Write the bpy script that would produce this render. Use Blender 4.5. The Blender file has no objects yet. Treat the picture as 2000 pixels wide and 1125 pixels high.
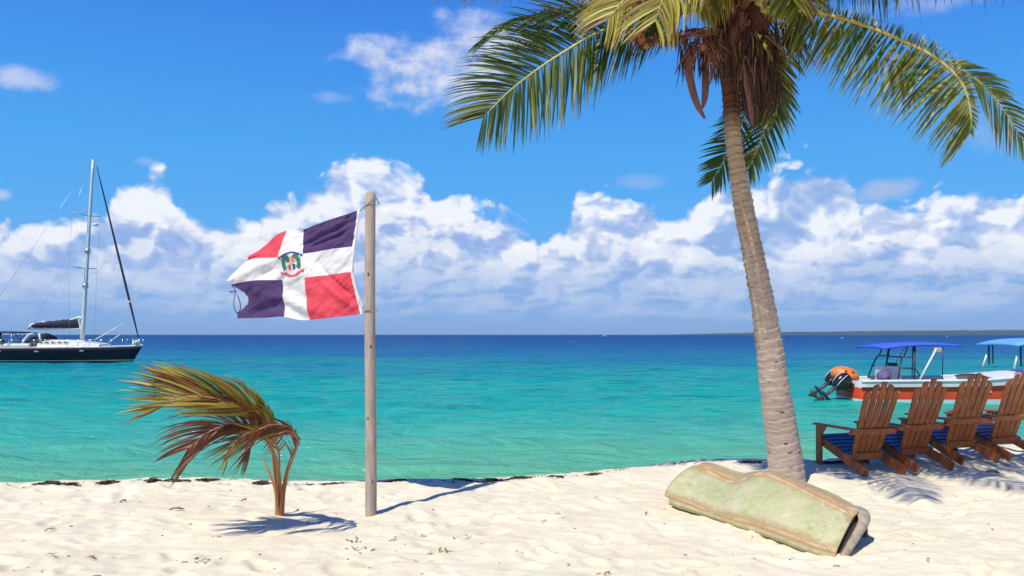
import bpy, math, random
import numpy as np
from mathutils import Vector, Matrix, Quaternion

S = bpy.context.scene
COL = S.collection
random.seed(7)
RAD = math.radians

# ------------------------------------------------------------------ camera
CZ = 1.6            # eye height over the sand
F = 1556.0          # focal length in pixels of the 2000 px wide photograph
HY = 653.5          # row of the horizon in the photograph
SEA = -0.45         # sea level
cam_d = bpy.data.cameras.new('camera'); cam = bpy.data.objects.new('camera', cam_d)
COL.objects.link(cam)
cam.location = (0, 0, CZ); cam.rotation_euler = (RAD(90), 0, 0)
cam_d.sensor_width = 36; cam_d.lens = 36*F/2000
cam_d.shift_y = (HY-562.5)/2000
cam_d.clip_start = 0.05; cam_d.clip_end = 60000
S.camera = cam

S.view_settings.view_transform = 'Standard'
S.view_settings.look = 'None'
S.view_settings.gamma = 1
S.view_settings.use_curve_mapping = False
S.view_settings.exposure = 0.0

# ------------------------------------------------------------------ node expression helper
class X:
    def __init__(s, nt, sock): s.nt, s.s = nt, sock
    def _m(s, op, *a, clamp=False):
        n = s.nt.nodes.new('ShaderNodeMath'); n.operation = op; n.use_clamp = clamp
        for i, v in enumerate((s,)+a):
            if isinstance(v, X): s.nt.links.new(v.s, n.inputs[i])
            else: n.inputs[i].default_value = v
        return X(s.nt, n.outputs[0])
    def __add__(s, o): return s._m('ADD', o)
    __radd__ = __add__
    def __sub__(s, o): return s._m('SUBTRACT', o)
    def __rsub__(s, o): return (s*-1)+o
    def __mul__(s, o): return s._m('MULTIPLY', o)
    __rmul__ = __mul__
    def __truediv__(s, o): return s._m('DIVIDE', o)
    def clamp(s): return s._m('ADD', 0.0, clamp=True)
    def mx(s, o): return s._m('MAXIMUM', o)
    def mn(s, o): return s._m('MINIMUM', o)
    def pw(s, o): return s._m('POWER', o)
    def sstep(s, a, b, c=0., d=1.):
        n = s.nt.nodes.new('ShaderNodeMapRange'); n.interpolation_type = 'SMOOTHSTEP'
        s.nt.links.new(s.s, n.inputs[0])
        for i, v in enumerate((a, b, c, d)): n.inputs[1+i].default_value = v
        return X(s.nt, n.outputs[0])
    def lin(s, a, b, c=0., d=1.):
        n = s.nt.nodes.new('ShaderNodeMapRange')
        s.nt.links.new(s.s, n.inputs[0])
        for i, v in enumerate((a, b, c, d)): n.inputs[1+i].default_value = v
        return X(s.nt, n.outputs[0])
    def ramp(s, stops, interp='LINEAR'):
        n = s.nt.nodes.new('ShaderNodeValToRGB'); cr = n.color_ramp; cr.interpolation = interp
        s.nt.links.new(s.s, n.inputs[0])
        while len(cr.elements) > 1: cr.elements.remove(cr.elements[-1])
        cr.elements[0].position = stops[0][0]
        for i, (p, c) in enumerate(stops):
            e = cr.elements[0] if i == 0 else cr.elements.new(p)
            if not isinstance(c, (tuple, list)): c = (c, c, c)
            e.color = (*c[:3], 1)
        return X(s.nt, n.outputs[0])

def comb(nt, x, y, z=0.):
    n = nt.nodes.new('ShaderNodeCombineXYZ')
    for i, v in enumerate((x, y, z)):
        if isinstance(v, X): nt.links.new(v.s, n.inputs[i])
        else: n.inputs[i].default_value = v
    return X(nt, n.outputs[0])
def sep(nt, v):
    n = nt.nodes.new('ShaderNodeSeparateXYZ'); nt.links.new(v.s, n.inputs[0])
    return [X(nt, o) for o in n.outputs]
def noise(nt, v, scale, detail=4, rough=.5, dist=0., lac=2.0, flat=False):
    n = nt.nodes.new('ShaderNodeTexNoise')
    if v is not None: nt.links.new(v.s, n.inputs['Vector'])
    n.inputs['Scale'].default_value = scale; n.inputs['Detail'].default_value = detail
    n.inputs['Roughness'].default_value = rough; n.inputs['Distortion'].default_value = dist
    n.inputs['Lacunarity'].default_value = lac
    if flat: n.noise_dimensions = '2D'
    return X(nt, n.outputs[0])
def voro(nt, v, scale, detail=2, rough=.5):
    n = nt.nodes.new('ShaderNodeTexVoronoi'); n.feature = 'F1'; n.normalize = True; n.voronoi_dimensions = '2D'
    nt.links.new(v.s, n.inputs['Vector'])
    n.inputs['Scale'].default_value = scale; n.inputs['Detail'].default_value = detail
    n.inputs['Roughness'].default_value = rough
    return X(nt, n.outputs['Distance'])
def mixc(nt, f, a, b, mode='MIX'):
    n = nt.nodes.new('ShaderNodeMix'); n.data_type = 'RGBA'; n.blend_type = mode
    for i, v in ((0, f), (6, a), (7, b)):
        if isinstance(v, X): nt.links.new(v.s, n.inputs[i])
        elif isinstance(v, (int, float)): n.inputs[i].default_value = v if i == 0 else (v, v, v, 1)
        else: n.inputs[i].default_value = (*v, 1)
    return X(nt, n.outputs[2])
def lin8(r, g, b):
    f = lambda c: ((c/255+.055)/1.055)**2.4 if c > 10 else c/255/12.92
    return (f(r), f(g), f(b))

# ------------------------------------------------------------------ sky
SUN = Vector((-.45, -.62, 1)).normalized()
W = bpy.data.worlds.new('World'); S.world = W; W.use_nodes = True
nt = W.node_tree; nt.nodes.clear()
bg = nt.nodes.new('ShaderNodeBackground'); out = nt.nodes.new('ShaderNodeOutputWorld')
nt.links.new(bg.outputs[0], out.inputs[0])
STR = 0.1
bg.inputs[1].default_value = STR
sky = nt.nodes.new('ShaderNodeTexSky'); sky.sky_type = 'NISHITA'; sky.sun_disc = False
sky.sun_elevation = math.asin(SUN.z); sky.sun_rotation = math.atan2(SUN.x, SUN.y)
sky.altitude = 0; sky.air_density = 1.0; sky.dust_density = 0.4; sky.ozone_density = 2.0
tc = nt.nodes.new('ShaderNodeTexCoord')
d = X(nt, tc.outputs['Generated'])
dx, dy, dz = sep(nt, d)
az = dx._m('ARCTAN2', dy)
hyp = (dx*dx+dy*dy)._m('SQRT').mx(1e-4)
el = dz/hyp
def E10(c): return tuple(v/STR for v in lin8(*c))     # a display colour as sky radiance

def px_ae(px, py):
    a = math.atan((px-1000)/F); return a, (HY-py)/F*math.cos(a)
# clear sky: the physical sky, graded to the deep blue of the photograph by height over the horizon
elc = el.mx(0.0)
grade = (elc/1.2).clamp().ramp([(0, E10((122, 168, 224))), (.05, E10((112, 172, 236))), (.12, E10((86, 174, 248))),
    (.19, E10((74, 168, 246))), (.27, E10((64, 152, 243))), (.36, E10((56, 130, 234))), (.6, E10((40, 100, 205))), (1, E10((30, 80, 180)))])
clear = mixc(nt, .9, X(nt, sky.outputs[0]), grade)

# cumulus bank: outline of the bank's top as the photograph has it, mirrored on beyond the frame
TOP = [(0,450),(60,452),(100,440),(150,450),(205,440),(228,370),(262,358),(315,356),(350,400),(372,440),(420,452),(470,462),(505,450),(540,415),(585,412),
       (620,375),(660,350),(700,312),(745,308),(775,330),(815,345),(850,395),(905,402),(950,420),(1000,455),(1060,492),(1105,460),(1130,400),(1190,385),(1250,405),
       (1320,445),(1380,400),(1430,365),(1500,345),(1600,350),(1645,345),(1680,400),(1730,410),(1790,405),(1850,410),(1900,400),(1960,405),(2000,410)]
A0, A1 = px_ae(0, 0)[0], px_ae(2000, 0)[0]
def topramp(scale_x, shift, pts):
    u = ((az*scale_x+shift-A0)/(A1-A0))
    u = u._m('PINGPONG', 1.0)
    st = []
    pick = [i for i in range(len(pts))]
    if len(pts) > 31: # a colour ramp holds 32 stops
        import itertools
        drop = sorted(range(1, len(pts)-1), key=lambda i: abs(pts[i][1]-(pts[i-1][1]+(pts[i+1][1]-pts[i-1][1])*(pts[i][0]-pts[i-1][0])/(pts[i+1][0]-pts[i-1][0]))))[:len(pts)-31]
        pick = [i for i in pick if i not in drop]
    for i in pick:
        a, e = px_ae(*pts[i]); st.append(((a-A0)/(A1-A0), e*4))
    return u.ramp(st, 'EASE')/4.0

WARP = (noise(nt, comb(nt, az, el), 14, 3, .5, flat=True)-.5)
def billow(vx, vy, seed, sc, fine=True):
    w = WARP*(.9/sc)
    v2 = comb(nt, vx+seed*1.7+w, vy+seed-w)
    b = voro(nt, v2, sc, 2.6, .5)
    n = noise(nt, v2, sc*2.2, 4 if fine else 2.5, .62, flat=True)
    return (.62-b)*1.15+(n-.5)*.36                 # about -.3 .. .5, convex puffs

def layer(col, top, seed, sc, k, soft, white, body, low, amt=1.0, stretch=1.25, lowfade=(.0, .05), cap=.20, gain=1.35):
    """one bank of cumulus: top = height of its outline, k = how strongly the outline rules over the puffs"""
    vx, vy = az, el*stretch
    b0 = billow(vx, vy, seed, sc)
    b1 = billow(vx-.008, vy+.012, seed, sc)         # towards the sun, up and to the left
    big = noise(nt, comb(nt, az+seed, el*1.6-.3), sc*.55, 3, .5, flat=True)
    big2 = noise(nt, comb(nt, az+seed-.014, el*1.6-.3+.03), sc*.55, 3, .5, flat=True)
    h = (top-el)*k
    dn = h.mn(cap)+b0*gain+(big-.5)*.8
    alpha = dn.sstep(.0, soft)*amt
    alpha = alpha*el.sstep(lowfade[0], lowfade[1])
    lit = (b0-b1)*1.75+(big-big2)*3.2
    edge = h.sstep(.0, 1.7, .42, -.16)              # brighter towards its top, blue-grey lower down
    sh = (lit+edge+.25).clamp()
    c = mixc(nt, sh.lin(.10, .50), body, E10((192, 208, 241)))
    c = mixc(nt, sh.sstep(.42, .92), c, white)
    c = mixc(nt, el.sstep(.0, .13, 1.0, 0.0)*low[1], c, low[0])
    return mixc(nt, alpha, col, c)

WHITE = E10((253, 253, 255)); BODY = E10((150, 178, 226)); HAZE = E10((132, 174, 228))
col = clear
top0 = topramp(1, 0, TOP)
# tall far bank
col = layer(col, top0-.012, 2.3, 17, 19, .34, WHITE, E10((152, 181, 231)), (HAZE, .85), .88)
# middle bank, lower, its own outline
MID = [(0,520),(120,500),(200,520),(330,450),(400,452),(500,480),(560,520),(640,500),(740,400),(820,430),(880,470),(940,430),(1010,440),(1060,480),(1120,520),(1180,420),(1260,440),
       (1330,500),(1420,520),(1500,480),(1560,520),(1640,500),(1700,430),(1760,430),(1830,440),(1900,500),(2000,440)]
col = layer(col, topramp(1, 0, MID)-.012, 5.1, 23, 17, .38, WHITE, E10((152, 181, 232)), (HAZE, .85), .72, cap=.08)
# lower, flatter banks farther off
LOWP = [(0,540),(150,575),(300,560),(420,540),(520,560),(640,580),(760,520),(840,560),(900,530),(1020,560),(1150,540),(1300,560),(1400,540),(1560,560),(1680,520),(1800,560),(1900,540),(2000,560)]
col = layer(col, topramp(1, 0, LOWP), 8.7, 24, 18, .4, E10((226, 233, 250)), E10((140, 176, 230)), (HAZE, .75), .6, 2.6, (.012, .045), cap=.0)
# flat streaks close to the horizon
sv = comb(nt, az, el*7)
st_ = noise(nt, sv, 9, 4, .6, flat=True).sstep(.45, .72)*el.sstep(.008, .035)*el.sstep(.06, .11, 1., 0.)*.5
col = mixc(nt, st_, col, E10((190, 206, 236)))
# single soft clouds higher up
front = dy.sstep(0., .2)
PN = [noise(nt, comb(nt, az+.3-o, el*1.3+1.6*o), 16, 5, .6, flat=True) for o in (0., .01)]
def puff(col, px, py, rx, ry, seed, amt, c, rot=0., thr=.32):
    a0, e0 = px_ae(px, py)
    u = (az-a0)/(rx/F); v = (el-e0)/(ry/F)
    if rot: u, v = u*math.cos(rot)+v*math.sin(rot), v*math.cos(rot)-u*math.sin(rot)
    r = (u*u+v*v)
    n, n2 = PN
    dd = (1.15-r)+(n-.5)*3.2
    al = dd.sstep(thr-.4, 1.7)*amt*front*r.sstep(1.4, 2.2, 1., 0.)
    cc = mixc(nt, ((n-n2)*2.4+.66).clamp(), E10((178, 192, 232)), c)
    return mixc(nt, al, col, cc)
col = puff(col, 835, 142, 185, 78, .3, .95, E10((226, 230, 247)))
col = puff(col, 940, 75, 95, 70, 1.3, .85, E10((222, 228, 247)))
col = puff(col, 715, 110, 42, 26, 2.1, .8, E10((222, 228, 247)))
col = puff(col, 55, 152, 62, 22, 3.3, .75, E10((206, 216, 244)))
col = puff(col, 655, 192, 46, 14, 4.4, .5, E10((180, 200, 240)))
col = puff(col, 1715, 372, 66, 24, 5.2, .8, E10((176, 194, 230)))
col = puff(col, 1240, 355, 60, 16, 6.1, .4, E10((170, 192, 236)))
col = puff(col, 290, 316, 26, 9, 6.8, .45, E10((180, 200, 240)))
col = puff(col, 8, 382, 14, 10, 7.7, .7, E10((210, 220, 246)))
col = puff(col, 1850, 0, 180, 26, 8.4, .55, E10((196, 206, 240)))
col = puff(col, 1960, 250, 70, 50, 9.4, .4, E10((176, 196, 240)))
nt.links.new(col.s, bg.inputs[0])
W.cycles.sampling_method = 'MANUAL'; W.cycles.sample_map_resolution = 512

# ------------------------------------------------------------------ sun
sl = bpy.data.lights.new('sun', 'SUN'); so = bpy.data.objects.new('sun', sl); COL.objects.link(so)
sl.energy = 4.8; sl.angle = RAD(.53); sl.color = (1, .94, .84)
so.rotation_euler = (-SUN).to_track_quat('-Z', 'Y').to_euler(); so.location = (-20, -20, 40)
S.cycles.use_adaptive_sampling = True; S.cycles.adaptive_threshold = .012; S.cycles.adaptive_min_samples = 12

# ------------------------------------------------------------------ helpers
def U(px, py, Y):
    """the point seen at px, py of the photograph when it stands Y metres away"""
    return np.array([(px-1000)*Y/F, Y, CZ-(py-HY)*Y/F])

_rng = np.random.RandomState(11)
_lat = _rng.rand(256, 256).astype(np.float64)
def vnoise(x, y, seed=0):
    x = np.asarray(x, float)+seed*17.31; y = np.asarray(y, float)+seed*9.77
    xi = np.floor(x).astype(int); yi = np.floor(y).astype(int)
    fx = x-xi; fy = y-yi
    fx = fx*fx*fx*(fx*(fx*6-15)+10); fy = fy*fy*fy*(fy*(fy*6-15)+10)
    a = _lat[xi & 255, yi & 255]; b = _lat[(xi+1) & 255, yi & 255]
    c = _lat[xi & 255, (yi+1) & 255]; d_ = _lat[(xi+1) & 255, (yi+1) & 255]
    return (a*(1-fx)+b*fx)*(1-fy)+(c*(1-fx)+d_*fx)*fy-.5
def fbm(x, y, o=4, seed=0, r=.5):
    s = 0; a = 1
    for i in range(o):
        ca, sa = math.cos(i*1.1), math.sin(i*1.1)
        s = s+a*vnoise((x*ca-y*sa)*2**i, (x*sa+y*ca)*2**i, seed+i*3); a *= r
    return s

def new_obj(name, me, parent=None):
    o = bpy.data.objects.new(name, me); COL.objects.link(o)
    if parent is not None: o.parent = parent
    return o
ORG = {}
def thing(name, label, cat, loc=(0, 0, 0), group=None):
    o = bpy.data.objects.new(name, None); COL.objects.link(o); o.location = loc; o.empty_display_size = .1
    o['label'] = label; o['category'] = cat
    if group: o['group'] = group
    ORG[o] = np.array(loc, float)
    return o
def tag(o, label, cat, group=None):
    o['label'] = label; o['category'] = cat
    if group: o['group'] = group
    return o
def put(name, V, Fa, mat, parent=None, smooth=True, kind=None, loc=None, attr=None, mats=None, midx=None):
    """one mesh object from world coordinates; its origin is its parent's, or loc"""
    V = np.asarray(V, float)
    if parent is not None:
        org = ORG.get(parent, np.zeros(3))
    else:
        org = np.array(loc, float) if loc is not None else np.zeros(3)
    me = bpy.data.meshes.new(name)
    if isinstance(Fa, np.ndarray):
        n, k = Fa.shape
        me.vertices.add(len(V)); me.vertices.foreach_set('co', (V-org).ravel().astype(np.float32))
        me.loops.add(n*k); me.loops.foreach_set('vertex_index', Fa.ravel().astype(np.int32))
        me.polygons.add(n); me.polygons.foreach_set('loop_start', np.arange(0, n*k, k, dtype=np.int32))
        me.polygons.foreach_set('loop_total', np.full(n, k, dtype=np.int32))
        me.update(calc_edges=True)
    else:
        me.from_pydata([tuple(v) for v in (V-org)], [], Fa); me.update()
    for m in (mats or [mat]): me.materials.append(m)
    if midx is not None: me.polygons.foreach_set('material_index', np.asarray(midx, np.int32))
    me.polygons.foreach_set('use_smooth', np.full(len(me.polygons), smooth))
    if attr is not None:
        for an, av in attr.items():
            at = me.attributes.new(an, 'FLOAT', 'POINT'); at.data.foreach_set('value', np.asarray(av, np.float32))
    o = new_obj(name, me, parent)
    ORG[o] = org
    if parent is None: o.location = org
    if kind: o['kind'] = kind
    return o

class MB:
    """collects shapes for one mesh"""
    def __init__(s): s.V = []; s.F = []; s.A = []
    def add(s, V, Fs, a=0.):
        b = len(s.V); s.V += [tuple(v) for v in V]; s.F += [tuple(i+b for i in f) for f in Fs]
        s.A += [a]*len(V) if np.isscalar(a) else list(a)
        return s
    def box(s, c, size, R=None, bev=.0, a=0.):
        hx, hy, hz = [q/2 for q in size]
        pts = []
        if bev <= 0:
            pts = [(x, y, z) for z in (-hz, hz) for y in (-hy, hy) for x in (-hx, hx)]
            fs = [(0,2,3,1),(4,5,7,6),(0,1,5,4),(1,3,7,5),(3,2,6,7),(2,0,4,6)]
        else:
            # octagonal section: long edges bevelled
            ax = int(np.argmax(size)); o1, o2 = [i for i in range(3) if i != ax]
            h = [hx, hy, hz]; b_ = min(bev, h[o1]*.9, h[o2]*.9)
            sec = [(h[o1], h[o2]-b_), (h[o1]-b_, h[o2]), (-h[o1]+b_, h[o2]), (-h[o1], h[o2]-b_),
                   (-h[o1], -h[o2]+b_), (-h[o1]+b_, -h[o2]), (h[o1]-b_, -h[o2]), (h[o1], -h[o2]+b_)]
            for e in (-1, 1):
                for p, q in sec:
                    v = [0, 0, 0]; v[ax] = e*h[ax]; v[o1] = p; v[o2] = q; pts.append(v)
            fs = [tuple(range(8)), tuple(range(15, 7, -1))]+[(i, 8+i, 8+(i+1) % 8, (i+1) % 8) for i in range(8)]
        P = np.array(pts, float)
        if R is not None: P = P @ np.array(R).T
        return s.add(P+np.array(c, float), fs, a)
    def tube(s, pts, r, n=8, cap=True, flat=1., a=0., twist=0.):
        pts = np.asarray(pts, float); m = len(pts)
        r = np.full(m, r) if np.isscalar(r) else np.asarray(r, float)
        T = np.gradient(pts, axis=0); T /= np.linalg.norm(T, axis=1)[:, None]+1e-12
        up = np.array([0, 0, 1.]) if abs(T[0][2]) < .9 else np.array([0, 1., 0])
        V = []
        A = np.cross(T[0], up); A /= np.linalg.norm(A)
        for i in range(m):
            A = A-T[i]*A.dot(T[i]); A /= np.linalg.norm(A)+1e-12
            B = np.cross(A, T[i])
            for k in range(n):
                t = 2*math.pi*k/n+twist
                V.append(pts[i]+r[i]*(A*math.cos(t)+B*math.sin(t)*flat))
        Fs = [(i*n+k, i*n+(k+1) % n, (i+1)*n+(k+1) % n, (i+1)*n+k) for i in range(m-1) for k in range(n)]
        if cap: Fs += [tuple(range(n-1, -1, -1)), tuple(range((m-1)*n, m*n))]
        return s.add(V, Fs, a)
    def ell(s, c, r, n=12, m=8, a=0., R=None):
        V = []; 
        for i in range(m+1):
            ph = math.pi*i/m
            for k in range(n):
                t = 2*math.pi*k/n
                V.append((r[0]*math.sin(ph)*math.cos(t), r[1]*math.sin(ph)*math.sin(t), r[2]*math.cos(ph)))
        V = np.array(V)
        if R is not None: V = V @ np.array(R).T
        Fs = [(i*n+k, (i+1)*n+k, (i+1)*n+(k+1) % n, i*n+(k+1) % n) for i in range(m) for k in range(n)]
        return s.add(V+np.array(c), Fs, a)
    def build(s, name, mat, parent=None, smooth=False, kind=None, loc=None, attr=None):
        at = {attr: s.A} if attr else None
        return put(name, np.array(s.V), s.F, mat, parent, smooth, kind, loc, at)

def catmull(P, n):
    """smooth curve through the points P, n samples"""
    P = np.asarray(P, float); m = len(P)
    Q = np.vstack([2*P[0]-P[1], P, 2*P[-1]-P[-2]])
    u = np.linspace(0, m-1, n); i = np.minimum(u.astype(int), m-2); t = (u-i)[:, None]
    p0, p1, p2, p3 = Q[i], Q[i+1], Q[i+2], Q[i+3]
    return .5*((2*p1)+(-p0+p2)*t+(2*p0-5*p1+4*p2-p3)*t*t+(-p0+3*p1-3*p2+p3)*t**3)
def rotz(a): c, s_ = math.cos(a), math.sin(a); return np.array([[c, -s_, 0], [s_, c, 0], [0, 0, 1]])
def roty(a): c, s_ = math.cos(a), math.sin(a); return np.array([[c, 0, s_], [0, 1, 0], [-s_, 0, c]])
def rotx(a): c, s_ = math.cos(a), math.sin(a); return np.array([[1, 0, 0], [0, c, -s_], [0, s_, c]])
def soft(o, lv=1):
    m = o.modifiers.new('soft', 'SUBSURF'); m.levels = lv; m.render_levels = lv
    return o

# ------------------------------------------------------------------ materials
def mat(name, col=(.5, .5, .5), rough=.6, var=.0, scale=6., bump=0., bscale=40., metal=0., spec=.5, col2=None, stretch=None, coat=0., trans=0., rvar=0.):
    m = bpy.data.materials.new(name); m.use_nodes = True; nt = m.node_tree
    b = nt.nodes['Principled BSDF']; b.inputs['Roughness'].default_value = rough
    b.inputs['Metallic'].default_value = metal; b.inputs['Specular IOR Level'].default_value = spec
    b.inputs['Coat Weight'].default_value = coat
    tc = nt.nodes.new('ShaderNodeTexCoord'); v = X(nt, tc.outputs['Object'])
    if stretch:
        vm = nt.nodes.new('ShaderNodeVectorMath'); vm.operation = 'MULTIPLY'; vm.inputs[1].default_value = stretch
        nt.links.new(v.s, vm.inputs[0]); v = X(nt, vm.outputs[0])
    c2 = col2 if col2 is not None else tuple(q*.45 for q in col)
    n = noise(nt, v, scale, 5, .6)
    c = mixc(nt, n.sstep(.35, .68)*max(var, .04), col, c2)
    nt.links.new(c.s, b.inputs['Base Color'])
    if bump:
        bn = nt.nodes.new('ShaderNodeBump'); bn.inputs['Strength'].default_value = bump; bn.inputs['Distance'].default_value = .01
        nt.links.new(noise(nt, v, bscale, 4, .6).s, bn.inputs['Height']); nt.links.new(bn.outputs[0], b.inputs['Normal'])
    if rvar: nt.links.new(n.lin(.3, .7, rough-rvar, rough+rvar).s, b.inputs['Roughness'])
    return m

# sand
M_sand = bpy.data.materials.new('sand'); M_sand.use_nodes = True; nt = M_sand.node_tree
b = nt.nodes['Principled BSDF']; b.inputs['Roughness'].default_value = .95; b.inputs['Specular IOR Level'].default_value = .15
geo = nt.nodes.new('ShaderNodeNewGeometry'); P = X(nt, geo.outputs['Position'])
n1 = noise(nt, P, 1.3, 5, .6); n2 = noise(nt, P, 9, 5, .65); n3 = noise(nt, P, 420, 2, .7)
px_, py_, pz_ = sep(nt, P)
c = mixc(nt, n1.sstep(.35, .7), (.74, .66, .465), (.80, .725, .53))
c = mixc(nt, n2.sstep(.5, .78)*.45, c, (.60, .52, .40))
c = mixc(nt, n3.sstep(.62, .75)*.35, c, (.45, .38, .30))
# wet sand by the water
c = mixc(nt, (pz_+n2*.05).sstep(SEA+.06, SEA+.22, 1., 0.), c, (.50, .42, .28))
nt.links.new(c.s, b.inputs['Base Color'])
bn = nt.nodes.new('ShaderNodeBump'); bn.inputs['Strength'].default_value = .55; bn.inputs['Distance'].default_value = .012
hgt = noise(nt, P, 22, 6, .7)+noise(nt, P, 260, 2, .6)*.14
nt.links.new(hgt.s, bn.inputs['Height']); nt.links.new(bn.outputs[0], b.inputs['Normal'])

# ------------------------------------------------------------------ the beach
CREST = [(-300, 951), (0, 951), (100, 946), (250, 941), (450, 940), (700, 941), (900, 938), (1040, 932), (1150, 925), (1230, 915), (1310, 906), (1400, 902), (1500, 904), (1590, 903), (1650, 896), (1750, 888), (1870, 880), (2000, 876), (2300, 872)]
_cx, _cy = [], []
for px, py in CREST:
    Y = CZ*F/(py-HY); _cx.append((px-1000)*Y/F); _cy.append(Y)
_cx = [-60, -25]+_cx+[20, 60]; _cy = [9.6, 8.9]+_cy+[12.4, 14]
FOOT = []
_r = np.random.RandomState(5)
for i in range(520):
    fy = _r.uniform(3.0, 10.5); FOOT.append((_r.uniform(-.72, .72)*fy*1.05, fy, _r.uniform(0, 6.28), _r.uniform(.7, 1.25), _r.uniform(.006, .024)))
FOOT = np.array(FOOT)
def ground(x, y, foot=True):
    x = np.asarray(x, float); y = np.asarray(y, float)
    yc = np.interp(x, _cx, _cy)+fbm(x*1.2, y*0+3, 3, 21)*.12
    z = .05*fbm(x*.55, y*.55, 3, 1)*np.clip((y-1)/5, .3, 1)+.034*fbm(x*2.3, y*2.3, 3, 4)+.014*fbm(x*9, y*9, 3, 8)
    z = z+.07*np.clip((x-4.2)/2.5, 0, 1)*np.clip((y-8.5)/1.5, 0, 1)
    over = np.maximum(y-yc, 0)
    s = over*over/(over+.35)*.27
    z = z*np.clip(1.0-over/1.5, .2, 1)-np.minimum(s, 5)
    lip = .02*np.exp(-((y-yc+.25)/.25)**2)
    z = z+lip
    if foot and x.size > 1:
        shp = x.shape; xf = x.ravel(); yf = y.ravel(); zf = z.ravel()
        for fx, fy, a, sc, dp in FOOT:
            k = np.where((np.abs(xf-fx) < .34) & (np.abs(yf-fy) < .34))[0]
            if len(k) == 0: continue
            u = ((xf[k]-fx)*math.cos(a)+(yf[k]-fy)*math.sin(a))/(.13*sc); v = (-(xf[k]-fx)*math.sin(a)+(yf[k]-fy)*math.cos(a))/(.065*sc)
            r2 = u*u+v*v
            zf[k] += -dp*np.exp(-r2*r2*.7)+dp*.45*np.exp(-((np.sqrt(r2)-1.45)/.35)**2)
        z = zf.reshape(shp)
    return z
def gz(x, y): return float(ground(np.array([x, x]), np.array([y, y]))[0])

nx, ny = 620, 520
ux = np.linspace(-1, 1, nx); xs = 9.5*ux+900*np.sign(ux)*np.clip((np.abs(ux)-.8)/.2, 0, 1)**3
uy = np.linspace(0, 1, ny)
ys = 2.4+9.2*uy+60*np.clip((uy-.86)/.14, 0, 1)**2.5-400*np.clip((.1-uy)/.1, 0, 1)**3
XX, YY = np.meshgrid(xs, ys)
ZZ = ground(XX, YY)
def gridfaces(nx, ny):
    i = np.arange(ny-1)[:, None]*nx+np.arange(nx-1)[None, :]
    i = i.ravel()
    return np.stack([i, i+1, i+nx+1, i+nx], 1)
sand = put('sand_beach', np.stack([XX.ravel(), YY.ravel(), ZZ.ravel()], 1), gridfaces(nx, ny), M_sand, kind='structure')

# ------------------------------------------------------------------ the sea
M_sea = bpy.data.materials.new('sea'); M_sea.use_nodes = True; nt = M_sea.node_tree
b = nt.nodes['Principled BSDF']
geo = nt.nodes.new('ShaderNodeNewGeometry'); P = X(nt, geo.outputs['Position'])
wx, wy, wz = sep(nt, P)
off = (wy-8.0).mx(.5)
# water depth grows away from the shore; patches of weed and sand on the bottom
pn = noise(nt, comb(nt, wx*.35, wy*.9), .12, 4, .55, flat=True)
pn2 = noise(nt, comb(nt, wx*.12, wy*.5), .5, 3, .6, flat=True)
far = off*(1.0+(pn-.5)*1.3*1.0+(pn2-.5)*.5)
lg = far._m('LOGARITHM', 10.)                                   # 0.5 m .. 10 km -> -0.3 .. 4
t = (lg-.3)/3.7
def Lg(m): return (math.log10(m)-.3)/3.7
stops = [(Lg(2.2), (.19, .45, .17)), (Lg(3.5), (.12, .40, .23)), (Lg(8), (.055, .375, .29)), (Lg(15), (.018, .345, .29)), (Lg(26), (.004, .305, .29)),
         (Lg(42), (.001, .245, .29)), (Lg(62), (.001, .175, .31)), (Lg(105), (.001, .112, .29)), (Lg(260), (.001, .074, .235)), (Lg(1500), (.001, .052, .175)), (Lg(9000), (.001, .044, .150))]
cc = t.ramp(stops)
st1 = noise(nt, comb(nt, wx*.5, wy*1.6), .55, 4, .6, flat=True)
cc = mixc(nt, st1.sstep(.5, .75)*off.sstep(0, 25)*off.sstep(30, 400, 1., .35)*.55, cc, (.003, .085, .11))  # dark teal streaks: ripple contrast put into the water colour
st2 = noise(nt, comb(nt, wx*.25+7, wy*.6), .16, 3, .6, flat=True)
cc = mixc(nt, st2.sstep(.55, .72)*off.sstep(8, 25)*off.sstep(40, 90, 1., 0.)*.35, cc, (.012, .25, .11))
# small waves
dist = wy.mx(5.)
def wav(sx, sy, sc, det): return noise(nt, comb(nt, wx*sx, wy*sy), sc, det, .6, .3, flat=True)
h = wav(.5, 1.3, 1.5, 5)*.36+wav(.5, 1.2, .32, 4)*dist.sstep(10, 90)*1.7+wav(.6, 1.1, 5.0, 3)*.07
h = h+wav(.5, 1.4, .06, 4)*dist.sstep(60, 500)*8
bn = nt.nodes.new('ShaderNodeBump'); bn.inputs['Strength'].default_value = 1.; bn.inputs['Distance'].default_value = .58
nt.links.new(h.s, bn.inputs['Height'])
# the water's own colour under a reflection held down as a ruffled sea holds it down near the horizon
nt.nodes.remove(b)
df = nt.nodes.new('ShaderNodeBsdfDiffuse'); nt.links.new(cc.s, df.inputs[0]); nt.links.new(bn.outputs[0], df.inputs['Normal'])
gl = nt.nodes.new('ShaderNodeBsdfGlossy'); gl.inputs[0].default_value = (1, 1, 1, 1); nt.links.new(bn.outputs[0], gl.inputs['Normal'])
nt.links.new(off.sstep(5, 250, .08, .35).s, gl.inputs['Roughness'])
lw = nt.nodes.new('ShaderNodeLayerWeight'); lw.inputs[0].default_value = .5; nt.links.new(bn.outputs[0], lw.inputs['Normal'])
fz = X(nt, lw.outputs['Facing']).pw(3.2)*.24+.012
mx = nt.nodes.new('ShaderNodeMixShader'); nt.links.new(fz.s, mx.inputs[0]); nt.links.new(df.outputs[0], mx.inputs[1]); nt.links.new(gl.outputs[0], mx.inputs[2])
nt.links.new(mx.outputs[0], nt.nodes['Material Output'].inputs[0])

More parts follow.
